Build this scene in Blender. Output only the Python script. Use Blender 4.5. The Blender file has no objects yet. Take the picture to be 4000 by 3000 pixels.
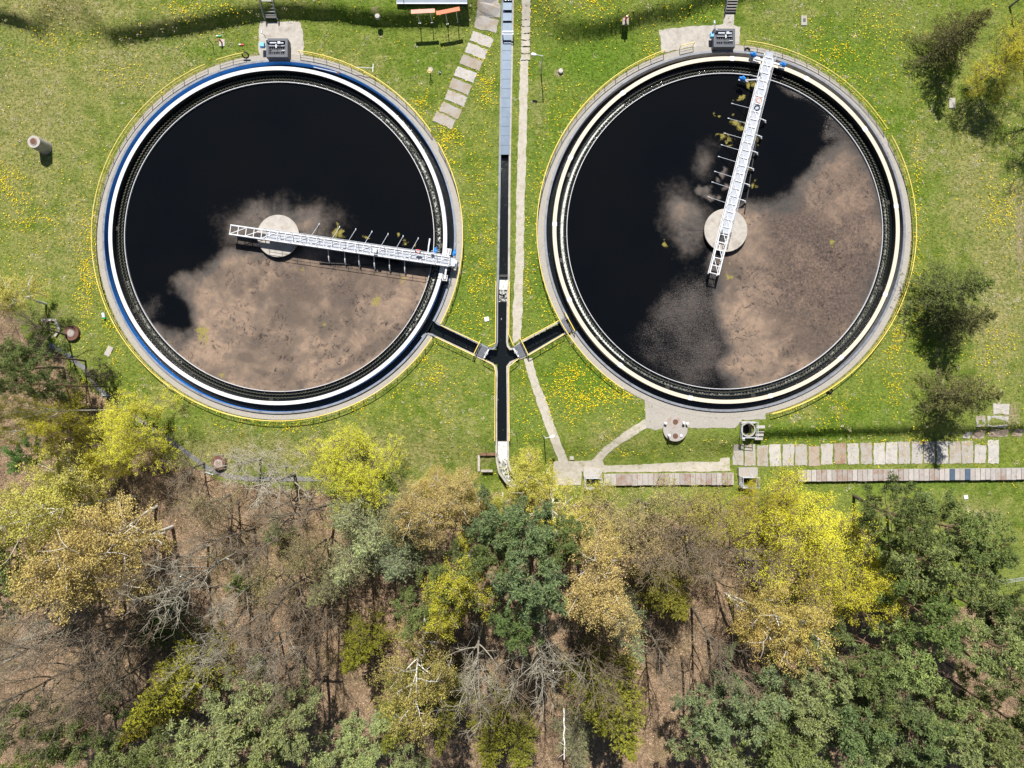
import bpy, math, random
import numpy as np
from mathutils import Vector, Matrix

# ------------------------------------------------------------------ camera, sky, sun, exposure
H = 92.0            # camera height above the tank platform
S = 30.0            # photograph pixels per metre at z = 0
scn = bpy.context.scene
COL = scn.collection
cam_d = bpy.data.cameras.new("camera")
cam_d.sensor_fit = 'HORIZONTAL'; cam_d.sensor_width = 36.0
cam_d.lens = 18.0 * H / (2000.0 / S)
cam_d.clip_start = 1.0; cam_d.clip_end = 3000.0
cam = bpy.data.objects.new("camera", cam_d); COL.objects.link(cam)
cam.location = (0, 0, H); cam.rotation_euler = (0, 0, 0)
scn.camera = cam

SUN_EL = math.radians(53.0)
SUN_AZ = math.radians(-4.5)          # from image-up (+y), turned a little to the left
sun_dir = Vector((math.sin(SUN_AZ) * math.cos(SUN_EL), math.cos(SUN_AZ) * math.cos(SUN_EL), math.sin(SUN_EL)))
world = bpy.data.worlds.new("World"); scn.world = world; world.use_nodes = True
wn = world.node_tree.nodes; wl = world.node_tree.links
bg = wn['Background']; sky = wn.new('ShaderNodeTexSky'); sky.sky_type = 'NISHITA'; sky.sun_disc = False
sky.sun_elevation = SUN_EL; sky.sun_rotation = SUN_AZ
sky.air_density = 1.0; sky.dust_density = 0.6; sky.ozone_density = 1.0
bg.inputs['Strength'].default_value = 0.05
wl.new(sky.outputs[0], bg.inputs[0])
sun_d = bpy.data.lights.new("sun", 'SUN'); sun_d.energy = 5.0; sun_d.angle = math.radians(0.5); sun_d.color = (1.0, 0.955, 0.88)
sun = bpy.data.objects.new("sun", sun_d); COL.objects.link(sun)
sun.rotation_euler = sun_dir.to_track_quat('Z', 'Y').to_euler(); sun.location = (0, 60, 120)
scn.view_settings.view_transform = 'Standard'; scn.view_settings.look = 'None'
scn.view_settings.exposure = 0.6; scn.view_settings.gamma = 1.0
scn.cycles.max_bounces = 6; scn.cycles.transparent_max_bounces = 8

# ------------------------------------------------------------------ helpers
rnd = random.Random(7)
RNG = np.random.default_rng(11)

def P(px, py, z=0.0):
    """photo pixel seen at height z -> world point"""
    k = (H - z) / H
    return Vector(((px - 2000.0) / S * k, (1500.0 - py) / S * k, z))

def _hash(ix, iy, seed):
    n = (ix.astype(np.int64) * 374761393 + iy.astype(np.int64) * 668265263 + seed * 982451653) & 0x7fffffff
    n = ((n ^ (n >> 13)) * 1274126177) & 0x7fffffff
    return ((n ^ (n >> 16)) & 0xffff) / 65535.0

def vnoise(x, y, scale, seed=0):
    x = np.asarray(x, float) / scale + 1000.0; y = np.asarray(y, float) / scale + 1000.0
    ix = np.floor(x); iy = np.floor(y); fx = x - ix; fy = y - iy
    fx = fx * fx * (3 - 2 * fx); fy = fy * fy * (3 - 2 * fy)
    a = _hash(ix, iy, seed); b = _hash(ix + 1, iy, seed); c = _hash(ix, iy + 1, seed); d = _hash(ix + 1, iy + 1, seed)
    return (a * (1 - fx) + b * fx) * (1 - fy) + (c * (1 - fx) + d * fx) * fy

def fbm(x, y, scale, seed=0, octv=4):
    s = 0.0; a = 0.5; t = 0.0
    for o in range(octv):
        s = s + a * vnoise(x, y, scale / 2 ** o, seed + o * 17); t += a; a *= 0.5
    return s / t

def sstep(a, b, x):
    t = np.clip((x - a) / (b - a), 0, 1); return t * t * (3 - 2 * t)

def blobs(px, py, lst):
    r = np.zeros_like(px, dtype=float)
    for (cx, cy, rx, ry, a) in lst:
        r = np.maximum(r, a * np.exp(-(((px - cx) / rx) ** 2 + ((py - cy) / ry) ** 2)))
    return r

def poly_sd(px, py, poly):
    """signed distance, positive inside"""
    d = np.full(px.shape, 1e9); ins = np.zeros(px.shape, bool); n = len(poly)
    for i in range(n):
        x0, y0 = poly[i]; x1, y1 = poly[(i + 1) % n]
        ex, ey = x1 - x0, y1 - y0
        t = np.clip(((px - x0) * ex + (py - y0) * ey) / (ex * ex + ey * ey), 0, 1)
        d = np.minimum(d, np.hypot(px - x0 - t * ex, py - y0 - t * ey))
        c = (y0 > py) != (y1 > py)
        with np.errstate(divide='ignore', invalid='ignore'):
            xi = (x1 - x0) * (py - y0) / (y1 - y0 if y1 != y0 else 1e-9) + x0
        ins ^= c & (px < xi)
    return np.where(ins, d, -d)

def line_d(px, py, pts):
    d = np.full(px.shape, 1e9)
    for (x0, y0), (x1, y1) in zip(pts[:-1], pts[1:]):
        ex, ey = x1 - x0, y1 - y0
        t = np.clip(((px - x0) * ex + (py - y0) * ey) / (ex * ex + ey * ey), 0, 1)
        d = np.minimum(d, np.hypot(px - x0 - t * ex, py - y0 - t * ey))
    return d

ORD = ["first", "second", "third", "fourth", "fifth", "sixth", "seventh", "eighth", "ninth", "tenth", "eleventh", "twelfth",
       "thirteenth", "fourteenth", "fifteenth", "sixteenth", "seventeenth", "eighteenth", "nineteenth", "twentieth"]
def ordn(i):
    if i < 20: return ORD[i]
    t = ["twenty", "thirty", "forty", "fifty"][(i + 1) // 10 - 2]; u = (i + 1) % 10
    return (t + "-" + ORD[u - 1]) if u else {"twenty": "twentieth", "thirty": "thirtieth", "forty": "fortieth", "fifty": "fiftieth"}[t]

def tag(o, label=None, cat=None, group=None, kind=None):
    if label: o['label'] = label
    if cat: o['category'] = cat
    if group: o['group'] = group
    if kind: o['kind'] = kind
    return o

def empty(name, loc, label, cat, group=None, rz=0.0):
    o = bpy.data.objects.new(name, None); COL.objects.link(o)
    o.empty_display_size = 0.3
    o.location = loc; o.rotation_euler = (0, 0, rz)
    return tag(o, label, cat, group)

def link_mesh(name, me, mat, parent=None):
    o = bpy.data.objects.new(name, me); COL.objects.link(o)
    if mat is not None and not me.materials: me.materials.append(mat)
    if parent is not None: o.parent = parent
    return o

class MB:
    """collects simple solids in local coordinates, builds ONE mesh"""
    def __init__(s): s.v = []; s.f = []
    def add(s, vs, fs):
        b = len(s.v); s.v += [tuple(v) for v in vs]; s.f += [tuple(i + b for i in f) for f in fs]; return s
    def box(s, c, size, rz=0.0, tilt=None):
        hx, hy, hz = size[0] / 2, size[1] / 2, size[2] / 2
        M = Matrix.Rotation(rz, 3, 'Z')
        if tilt is not None: M = M @ tilt
        vs = [Vector(c) + M @ Vector((x * hx, y * hy, z * hz)) for x, y, z in
              ((-1,-1,-1),(1,-1,-1),(1,1,-1),(-1,1,-1),(-1,-1,1),(1,-1,1),(1,1,1),(-1,1,1))]
        return s.add(vs, [(3,2,1,0),(4,5,6,7),(0,1,5,4),(1,2,6,5),(2,3,7,6),(3,0,4,7)])
    def bar(s, a, b, w, h, up=(0, 0, 1)):
        a = Vector(a); b = Vector(b); d = (b - a); L = d.length; d.normalize()
        u = Vector(up)
        if abs(d.dot(u)) > 0.95: u = Vector((0, 1, 0))
        x = d.cross(u).normalized(); y = x.cross(d).normalized()
        vs = []
        for p in (a, b):
            for sx, sy in ((-1,-1),(1,-1),(1,1),(-1,1)): vs.append(p + x * (sx * w / 2) + y * (sy * h / 2))
        return s.add(vs, [(0,1,2,3)[::-1],(4,5,6,7),(0,1,5,4),(1,2,6,5),(2,3,7,6),(3,0,4,7)])
    def tube(s, pts, r, n=6, closed=False, cap=True):
        pts = [Vector(p) for p in pts]; k = len(pts); rs = r if hasattr(r, '__len__') else [r] * k
        vs = []
        for i, p in enumerate(pts):
            d = (pts[(i + 1) % k] - pts[i - 1]) if closed else (pts[min(i + 1, k - 1)] - pts[max(i - 1, 0)])
            d.normalize(); u = Vector((0, 0, 1)) if abs(d.z) < 0.9 else Vector((1, 0, 0))
            x = d.cross(u).normalized(); y = x.cross(d)
            for j in range(n):
                a = 2 * math.pi * j / n; vs.append(p + (x * math.cos(a) + y * math.sin(a)) * rs[i])
        fs = []
        for i in range(k if closed else k - 1):
            for j in range(n):
                a = i * n + j; b = i * n + (j + 1) % n; c = ((i + 1) % k) * n + (j + 1) % n; d2 = ((i + 1) % k) * n + j
                fs.append((a, b, c, d2))
        if cap and not closed:
            fs.append(tuple(range(n))[::-1]); fs.append(tuple((k - 1) * n + j for j in range(n)))
        return s.add(vs, fs)
    def cyl(s, c, r, z0, z1, n=24, r2=None):
        r2 = r if r2 is None else r2
        vs = [(c[0] + r * math.cos(2 * math.pi * j / n), c[1] + r * math.sin(2 * math.pi * j / n), z0) for j in range(n)]
        vs += [(c[0] + r2 * math.cos(2 * math.pi * j / n), c[1] + r2 * math.sin(2 * math.pi * j / n), z1) for j in range(n)]
        fs = [(j, (j + 1) % n, n + (j + 1) % n, n + j) for j in range(n)] + [tuple(range(n))[::-1], tuple(range(n, 2 * n))]
        return s.add(vs, fs)
    def prism(s, poly, z0, z1):
        n = len(poly); A = sum(poly[i][0] * poly[(i + 1) % n][1] - poly[(i + 1) % n][0] * poly[i][1] for i in range(n))
        if A < 0: poly = poly[::-1]
        f0 = z0 if callable(z0) else (lambda x, y: z0); f1 = z1 if callable(z1) else (lambda x, y: z1)
        vs = [(p[0], p[1], f0(p[0], p[1])) for p in poly] + [(p[0], p[1], f1(p[0], p[1])) for p in poly]
        fs = [(j, (j + 1) % n, n + (j + 1) % n, n + j) for j in range(n)] + [tuple(range(n))[::-1], tuple(range(n, 2 * n))]
        return s.add(vs, fs)
    def ring(s, r0, r1, z0, z1, a0=0.0, a1=360.0, step=1.0, c=(0, 0)):
        full = abs(a1 - a0) >= 359.99
        n = max(2, int(round(abs(a1 - a0) / step))); k = n if full else n + 1
        vs = []
        for i in range(k):
            a = math.radians(a0 + (a1 - a0) * i / n); ca, sa = math.cos(a), math.sin(a)
            for (r, z) in ((r0, z0), (r1, z0), (r1, z1), (r0, z1)): vs.append((c[0] + r * ca, c[1] + r * sa, z))
        fs = []
        for i in range(n):
            b = 4 * i; d = 4 * ((i + 1) % k)
            for q in range(4): fs.append((b + q, b + (q + 1) % 4, d + (q + 1) % 4, d + q)[::-1])
        if not full: fs.append((0, 1, 2, 3)); fs.append(tuple(4 * n + q for q in (3, 2, 1, 0)))
        return s.add(vs, fs)
    def wall(s, pts, w, z0, z1):
        """mitred strip of width w along a polyline of (x, y)"""
        pts = [Vector((p[0], p[1])) for p in pts]; n = len(pts); L = []; R = []
        for i in range(n):
            d0 = (pts[i] - pts[i - 1]).normalized() if i > 0 else (pts[1] - pts[0]).normalized()
            d1 = (pts[i + 1] - pts[i]).normalized() if i < n - 1 else d0
            nn = Vector((-(d0.y + d1.y), d0.x + d1.x)).normalized()
            m = 1.0 / max(0.5, nn.dot(Vector((-d0.y, d0.x))))
            L.append(pts[i] + nn * (w / 2 * m)); R.append(pts[i] - nn * (w / 2 * m))
        f0 = z0 if callable(z0) else (lambda x, y: z0); f1 = z1 if callable(z1) else (lambda x, y: z1)
        vs = []
        for i in range(n):
            a, b, p = L[i], R[i], pts[i]; q0 = f0(p.x, p.y); q1 = f1(p.x, p.y)
            vs += [(a.x, a.y, q0), (b.x, b.y, q0), (b.x, b.y, q1), (a.x, a.y, q1)]
        fs = []
        for i in range(n - 1):
            b = 4 * i; d = b + 4
            for q in range(4): fs.append((b + q, d + q, d + (q + 1) % 4, b + (q + 1) % 4)[::-1])
        fs.append((0, 1, 2, 3)[::-1]); fs.append(tuple(4 * (n - 1) + q for q in (0, 1, 2, 3)))
        return s.add(vs, fs)
    def build(s, name, mat, parent=None, bevel=0.0, smooth=False):
        me = bpy.data.meshes.new(name); me.from_pydata(s.v, [], s.f); me.update()
        if smooth: me.polygons.foreach_set("use_smooth", [True] * len(me.polygons))
        o = link_mesh(name, me, mat, parent)
        if bevel:
            b = o.modifiers.new("bevel", 'BEVEL'); b.width = bevel; b.segments = 2; b.limit_method = 'ANGLE'
        return o

def np_mesh(name, V, F, attrs=None, smooth=False):
    """V (n,3), F (m,k) all the same size; attrs = {name: per-vertex float}"""
    me = bpy.data.meshes.new(name); V = np.asarray(V, np.float32); F = np.asarray(F, np.int32)
    m, k = F.shape
    me.vertices.add(len(V)); me.vertices.foreach_set("co", V.ravel())
    me.loops.add(m * k); me.loops.foreach_set("vertex_index", F.ravel())
    me.polygons.add(m); me.polygons.foreach_set("loop_start", np.arange(0, m * k, k, dtype=np.int32))
    me.update(calc_edges=True); me.validate()
    if smooth: me.polygons.foreach_set("use_smooth", [True] * len(me.polygons))
    for nme, arr in (attrs or {}).items():
        a = me.attributes.new(nme, 'FLOAT', 'POINT'); a.data.foreach_set("value", np.asarray(arr, np.float32))
    return me

# ------------------------------------------------------------------ materials
class NT:
    def __init__(s, name):
        s.m = bpy.data.materials.new(name); s.m.use_nodes = True
        s.n = s.m.node_tree.nodes; s.l = s.m.node_tree.links; s.b = s.n['Principled BSDF']; s.out = s.n['Material Output']
    def new(s, t, **kw):
        x = s.n.new('ShaderNode' + t)
        for k, v in kw.items(): setattr(x, k, v)
        return x
    def link(s, a, b): s.l.new(a, b)
    def pos(s):
        g = s.new('NewGeometry'); return g.outputs['Position']
    def noise(s, scale, detail=4, rough=0.6, vec=None, dist=0.0):
        x = s.new('TexNoise'); x.inputs['Scale'].default_value = scale; x.inputs['Detail'].default_value = detail
        x.inputs['Roughness'].default_value = rough; x.inputs['Distortion'].default_value = dist
        s.link(vec if vec is not None else s.pos(), x.inputs['Vector']); return x.outputs['Fac']
    def voro(s, scale, vec=None, out='Distance', feature='F1'):
        x = s.new('TexVoronoi', feature=feature); x.inputs['Scale'].default_value = scale
        s.link(vec if vec is not None else s.pos(), x.inputs['Vector']); return x.outputs[out]
    def rng(s, v, a, b, c=0.0, d=1.0, smooth=False):
        x = s.new('MapRange', interpolation_type='SMOOTHSTEP' if smooth else 'LINEAR'); x.inputs[1].default_value = a; x.inputs[2].default_value = b
        x.inputs[3].default_value = c; x.inputs[4].default_value = d; s.link(v, x.inputs[0]); return x.outputs[0]
    def mix(s, f, a, b, mode='MIX'):
        x = s.new('Mix', data_type='RGBA', blend_type=mode)
        for sock, v in ((x.inputs[0], f), (x.inputs[6], a), (x.inputs[7], b)):
            if isinstance(v, (int, float)): sock.default_value = v
            elif isinstance(v, tuple): sock.default_value = (*v, 1.0) if len(v) == 3 else v
            else: s.link(v, sock)
        return x.outputs[2]
    def math(s, op, a, b=0.0):
        x = s.new('Math', operation=op)
        for sock, v in ((x.inputs[0], a), (x.inputs[1], b)):
            if isinstance(v, (int, float)): sock.default_value = v
            else: s.link(v, sock)
        return x.outputs[0]
    def attr(s, name): x = s.new('Attribute', attribute_name=name); return x.outputs['Fac']
    def bump(s, h, strength=0.5, dist=0.05):
        x = s.new('Bump'); x.inputs['Strength'].default_value = strength; x.inputs['Distance'].default_value = dist
        s.link(h, x.inputs['Height']); s.link(x.outputs[0], s.b.inputs['Normal'])
    def col(s, c):
        if isinstance(c, tuple): s.b.inputs['Base Color'].default_value = (*c, 1)
        else: s.link(c, s.b.inputs['Base Color'])
    def set(s, **kw):
        for k, v in kw.items(): s.b.inputs[k.replace('_', ' ')].default_value = v
        return s

def m_plain(name, c, rough=0.6, var=0.25, scale=3.0, metal=0.0, bump=0.0, stain=None, stain_amt=0.5, stain_scale=1.2, fine=25.0):
    t = NT(name); t.set(Roughness=rough, Metallic=metal)
    n1 = t.noise(scale, 5, 0.65); n2 = t.noise(fine, 3, 0.6)
    dk = tuple(x * (1 - var) for x in c); lt = tuple(min(1, x * (1 + var)) for x in c)
    k = t.mix(t.rng(n1, 0.3, 0.7), dk, lt)
    k = t.mix(t.rng(n2, 0.35, 0.65, 0, 0.5), k, tuple(x * (1 - var * 0.9) for x in c))
    if stain is not None:
        n3 = t.noise(stain_scale, 6, 0.7); k = t.mix(t.rng(n3, 0.52, 0.68, 0, stain_amt), k, stain)
    t.col(k)
    if bump: t.bump(n2, bump, 0.02)
    return t.m

def m_slab(name, c, stain, moss):
    """old concrete slabs: every slab a little different, stained and mossy"""
    t = NT(name); t.set(Roughness=0.92); oi = t.new('ObjectInfo'); r = oi.outputs['Random']
    n1 = t.noise(1.1, 6, 0.7); n2 = t.noise(4.5, 6, 0.75); n3 = t.noise(22.0, 3, 0.6)
    k = t.mix(t.rng(n1, 0.3, 0.7), tuple(x * 0.72 for x in c), tuple(x * 1.15 for x in c))
    k = t.mix(t.rng(r, 0, 1, 0.0, 0.5), k, tuple(x * 0.55 for x in c))
    k = t.mix(t.rng(t.math('ADD', n1, t.math('MULTIPLY', r, 0.18)), 0.58, 0.74, 0, 0.75), k, stain)
    k = t.mix(t.rng(n2, 0.56, 0.68, 0, 0.6), k, moss); k = t.mix(t.rng(n3, 0.30, 0.45, 0.35, 0), k, (0.10, 0.09, 0.08))
    t.col(k); t.bump(n2, 0.5, 0.04); return t.m
M = {}
M['concrete'] = m_plain('weathered_concrete', (0.40, 0.37, 0.335), 0.9, 0.22, 1.4, bump=0.4, stain=(0.20, 0.17, 0.13), stain_amt=0.6, stain_scale=0.9)
M['slab'] = m_slab('slab_concrete', (0.46, 0.435, 0.41), (0.27, 0.21, 0.14), (0.20, 0.18, 0.11))
M['slab_rust'] = m_slab('slab_concrete_rust', (0.40, 0.33, 0.27), (0.22, 0.11, 0.055), (0.16, 0.13, 0.06))
M['cover'] = m_slab('cover_concrete', (0.42, 0.39, 0.37), (0.23, 0.13, 0.085), (0.18, 0.17, 0.12))
M['white'] = m_plain('white_paint', (0.64, 0.65, 0.68), 0.55, 0.08, 2.0, stain=(0.42, 0.42, 0.43), stain_amt=0.35, stain_scale=1.5)
M['steel'] = m_plain('galvanised_steel', (0.46, 0.49, 0.55), 0.5, 0.12, 4.0)
M['cream'] = m_plain('cream_concrete', (0.62, 0.54, 0.43), 0.75, 0.10, 1.2, stain=(0.46, 0.37, 0.27), stain_amt=0.5)
M['track'] = m_plain('white_track_concrete', (0.62, 0.62, 0.64), 0.75, 0.08, 1.2, stain=(0.42, 0.41, 0.40), stain_amt=0.45)
M['blue'] = m_plain('blue_paint', (0.02, 0.20, 0.66), 0.5, 0.12, 2.0, stain=(0.02, 0.10, 0.3), stain_amt=0.5)
M['greywall'] = m_plain('grey_painted_concrete', (0.20, 0.215, 0.25), 0.6, 0.25, 1.4, stain=(0.07, 0.07, 0.08), stain_amt=0.6)
M['darkwall'] = m_plain('wet_and_shaded_concrete', (0.018, 0.018, 0.016), 0.5, 0.4, 3.0)
M['yellow'] = m_plain('yellow_paint', (0.80, 0.62, 0.12), 0.5, 0.12, 5.0, stain=(0.80, 0.72, 0.40), stain_amt=0.7, stain_scale=0.6)
M['baffle'] = m_plain('pale_plastic', (0.55, 0.55, 0.57), 0.5, 0.12, 3.0, stain=(0.35, 0.34, 0.28), stain_amt=0.6)
M['weir'] = m_plain('algae_steel', (0.10, 0.095, 0.07), 0.6, 0.5, 6.0, stain=(0.08, 0.10, 0.03), stain_amt=0.7)
M['grating'] = m_plain('grating_steel', (0.055, 0.06, 0.075), 0.5, 0.3, 8.0, metal=0.3)
M['darkbox'] = m_plain('dark_grey_paint', (0.05, 0.06, 0.08), 0.55, 0.15, 2.0)
M['black'] = m_plain('black_rubber', (0.012, 0.012, 0.013), 0.7, 0.3, 5.0)
M['skyblue'] = m_plain('light_blue_paint', (0.12, 0.42, 0.78), 0.4, 0.08, 3.0)
M['motor'] = m_plain('motor_blue_paint', (0.015, 0.20, 0.62), 0.35, 0.1, 3.0)
M['red'] = m_plain('red_paint', (0.62, 0.03, 0.03), 0.45, 0.12, 3.0)
M['orange'] = m_plain('orange_paint', (0.62, 0.15, 0.05), 0.6, 0.12, 2.0, stain=(0.5, 0.2, 0.12), stain_amt=0.5)
M['pink'] = m_plain('faded_pink_paint', (0.66, 0.33, 0.25), 0.7, 0.1, 2.0)
M['rust'] = m_plain('rusty_iron', (0.13, 0.06, 0.04), 0.85, 0.3, 5.0, bump=0.3)
M['wheel'] = m_plain('amber_tyre', (0.75, 0.38, 0.04), 0.5, 0.1, 3.0)
M['roof'] = m_plain('blue_grey_roof', (0.16, 0.20, 0.26), 0.6, 0.15, 1.5, stain=(0.25, 0.27, 0.30), stain_amt=0.5)
M['wood'] = m_plain('old_wood', (0.18, 0.10, 0.06), 0.9, 0.35, 3.0, bump=0.3)
M['bird'] = m_plain('bird_dark', (0.03, 0.03, 0.035), 0.7, 0.3, 6.0)
M['green'] = m_plain('green_paint', (0.03, 0.45, 0.12), 0.5, 0.1, 3.0)
M['teal'] = m_plain('grey_gutter', (0.15, 0.155, 0.165), 0.7, 0.25, 1.5, stain=(0.24, 0.17, 0.11), stain_amt=0.7)

def m_channel_grating():
    t = NT('blue_grey_grating'); t.set(Roughness=0.5, Metallic=0.2)
    n = t.noise(1.5, 4, 0.6); k = t.mix(t.rng(n, 0.3, 0.7), (0.065, 0.105, 0.16), (0.095, 0.14, 0.205))
    x = t.new('TexWave', wave_type='BANDS', bands_direction='Y'); x.inputs['Scale'].default_value = 6.0; x.inputs['Distortion'].default_value = 0
    t.link(t.pos(), x.inputs['Vector'])
    k = t.mix(t.rng(x.outputs['Fac'], 0.6, 0.9, 0, 0.35), k, (0.05, 0.07, 0.10)); t.col(k); return t.m
M['chgrate'] = m_channel_grating()

def m_paving():
    t = NT('paving_blocks'); t.set(Roughness=0.9)
    b = t.new('TexBrick'); b.inputs['Scale'].default_value = 3.0; b.inputs['Mortar Size'].default_value = 0.02
    b.inputs['Color1'].default_value = (0.40, 0.375, 0.34, 1); b.inputs['Color2'].default_value = (0.34, 0.32, 0.295, 1); b.inputs['Mortar'].default_value = (0.20, 0.18, 0.14, 1)
    t.link(t.pos(), b.inputs['Vector'])
    k = t.mix(t.rng(t.noise(0.5, 6, 0.7), 0.5, 0.7, 0, 0.55), b.outputs['Color'], (0.27, 0.255, 0.235))
    k = t.mix(t.rng(t.noise(2.2, 5, 0.7), 0.60, 0.68, 0, 0.65), k, (0.13, 0.13, 0.05)); t.col(k); t.bump(b.outputs['Fac'], 0.3, 0.02); return t.m
M['paving'] = m_paving()
M['pathpave'] = m_plain('path_paving', (0.42, 0.385, 0.33), 0.9, 0.18, 2.0, bump=0.3, stain=(0.20, 0.20, 0.07), stain_amt=0.7, stain_scale=1.1)

def m_water(name, spark):
    """black water; attribute scum = floating sludge cover, algae = yellow-green patches"""
    t = NT(name)
    sc = t.attr('scum'); al = t.attr('algae'); sp = t.attr('fleck'); tone = t.attr('tone')
    nf = t.noise(1.8, 8, 0.72); nm = t.noise(0.22, 7, 0.66, dist=2.2); nv = t.noise(7.0, 4, 0.7)
    # cover = scum eaten by fine noise
    fine = t.noise(5.5, 7, 0.78); e = t.math('ADD', sc, t.math('ADD', t.math('MULTIPLY', t.math('SUBTRACT', nf, 0.5), 0.30), t.math('MULTIPLY', t.math('MULTIPLY', t.math('SUBTRACT', fine, 0.52), sp), 1.5)))
    cov = t.rng(e, 0.08, 0.88, smooth=True)
    brown = t.mix(t.rng(tone, 0.25, 0.75), (0.125, 0.095, 0.075), (0.285, 0.205, 0.150)); brown = t.mix(t.rng(nm, 0.40, 0.62, 0.45, 0.0), brown, (0.10, 0.08, 0.068))
    brown = t.mix(t.rng(t.noise(0.9, 7, 0.7, dist=0.8), 0.48, 0.64, 0, 0.6), brown, (0.115, 0.095, 0.085))
    # dark curdled cracks
    cr = t.math('MULTIPLY', t.rng(t.noise(1.3, 8, 0.80, dist=0.8), 0.525, 0.585), t.rng(t.noise(0.20, 4, 0.55, dist=0.8), 0.43, 0.60))
    brown = t.mix(t.math('MULTIPLY', cr, 0.85), brown, (0.022, 0.020, 0.021))
    brown = t.mix(t.rng(nv, 0.62, 0.72, 0, 0.5), brown, (0.31, 0.23, 0.175))
    brown = t.mix(t.math('MULTIPLY', sp, 0.8), brown, t.mix(t.rng(t.noise(3.0, 7, 0.8, dist=0.5), 0.46, 0.60), (0.022, 0.017, 0.017), (0.175, 0.120, 0.100)))
    water = t.mix(t.rng(t.noise(0.12, 3, 0.5), 0.3, 0.7), (0.0024, 0.0032, 0.0045), (0.0034, 0.0038, 0.0046))
    k = t.mix(cov, water, brown)
    ed = t.math('MULTIPLY', t.math('MULTIPLY', cov, t.math('SUBTRACT', 1.0, cov)), 1.7); k = t.mix(ed, k, (0.075, 0.073, 0.072))
    k = t.mix(t.rng(t.math('ADD', al, t.math('MULTIPLY', t.math('SUBTRACT', nf, 0.5), 2.2)), 0.45, 0.75, 0, 0.85), k, t.mix(t.rng(nv, 0.35, 0.65), (0.13, 0.115, 0.02), (0.34, 0.29, 0.09)))
    t.col(k); t.link(t.rng(cov, 0, 1, 0.10, 0.85), t.b.inputs['Roughness'])
    t.b.inputs['Specular IOR Level'].default_value = 0.12
    t.bump(t.math('MULTIPLY', t.math('ADD', nf, t.math('MULTIPLY', nv, 0.6)), cov), 0.55, 0.06); return t.m
M['water'] = m_water('scummy_water', 0)

def m_chwater(name, foam=0.0, lo=0.55):
    t = NT(name); n = t.noise(3.2, 8, 0.75, dist=0.4); n2 = t.noise(0.45, 3, 0.5)
    f = t.math('MULTIPLY', t.rng(n, lo, lo + 0.1), t.rng(n2, 0.45, 0.6)) if foam == 0 else t.math('MULTIPLY', t.rng(n, lo, lo + 0.14), foam)
    k = t.mix(f, (0.006, 0.008, 0.008), (0.62, 0.64, 0.60)); t.col(k)
    t.link(t.rng(f, 0, 1, 0.12, 0.8), t.b.inputs['Roughness']); t.bump(n, 0.4, 0.08); return t.m
M['chwater'] = m_chwater('dark_channel_water', 0, 0.63)
M['launderwater'] = m_chwater('launder_water', 0.75, 0.47)
M['thinfoam'] = m_chwater('thin_foam_water', 0.4, 0.45)
M['brightfoam'] = m_chwater('bright_foam_water', 0.95, 0.36)
M['foam'] = m_chwater('white_water', 1.0, 0.34)

def m_bark(name, c1, c2, scale=6.0, marks=None, zmix=None):
    t = NT(name); t.set(Roughness=0.9)
    g = t.new('TexCoord'); vec = g.outputs['Object']
    n = t.noise(scale, 5, 0.7, vec=vec); k = t.mix(t.rng(n, 0.35, 0.65), c1, c2)
    if zmix is not None:
        sx = t.new('SeparateXYZ'); t.link(vec, sx.inputs[0]); k = t.mix(t.rng(sx.outputs[2], zmix[0], zmix[1]), zmix[2], k)
    if marks is not None: k = t.mix(t.rng(t.noise(4.0, 4, 0.7, vec=vec), 0.60, 0.66), k, marks)
    t.col(k); t.bump(n, 0.5, 0.03); return t.m
M['bark'] = m_bark('grey_brown_bark', (0.085, 0.068, 0.05), (0.23, 0.20, 0.155))
M['bark_pale'] = m_bark('pale_grey_bark', (0.20, 0.18, 0.145), (0.42, 0.39, 0.33))
M['bark_birch'] = m_bark('birch_bark', (0.62, 0.60, 0.56), (0.78, 0.76, 0.72), 3.0, marks=(0.06, 0.05, 0.045))
M['bark_pine'] = m_bark('pine_bark', (0.14, 0.09, 0.06), (0.25, 0.155, 0.10), zmix=(3.0, 8.0, (0.10, 0.075, 0.055)))
M['bark_dark'] = m_bark('dark_bark', (0.05, 0.04, 0.03), (0.11, 0.09, 0.065))

def m_leaf(name, spread=0.5, trans=0.25, warm=(1.05, 1.03, 0.75), dark=(0.62, 0.64, 0.6)):
    """leaf colour = object colour, varied leaf by leaf (attribute tint) and tree by tree"""
    t = NT(name); oi = t.new('ObjectInfo'); ti = t.attr('tint')
    base = oi.outputs['Color']
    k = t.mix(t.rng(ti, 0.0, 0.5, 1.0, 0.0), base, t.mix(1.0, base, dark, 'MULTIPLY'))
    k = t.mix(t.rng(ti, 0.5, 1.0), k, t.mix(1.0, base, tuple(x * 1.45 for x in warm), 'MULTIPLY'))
    hv = t.new('HueSaturation'); t.link(k, hv.inputs['Color'])
    t.link(t.rng(oi.outputs['Random'], 0, 1, 0.497, 0.506), hv.inputs['Hue']); t.link(t.rng(oi.outputs['Random'], 0, 1, 0.88, 1.12), hv.inputs['Value'])
    t.col(hv.outputs[0]); t.set(Roughness=0.7); t.b.inputs['Specular IOR Level'].default_value = 0.15
    tr = t.new('BsdfTranslucent'); t.link(hv.outputs[0], tr.inputs['Color'])
    mx = t.new('MixShader'); mx.inputs[0].default_value = trans
    t.link(t.b.outputs[0], mx.inputs[1]); t.link(tr.outputs[0], mx.inputs[2]); t.link(mx.outputs[0], t.out.inputs['Surface'])
    return t.m
M['leaf'] = m_leaf('spring_leaves')
M['needle'] = m_leaf('conifer_needles', trans=0.12, warm=(1.1, 1.1, 0.75), dark=(0.55, 0.65, 0.75))
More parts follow.
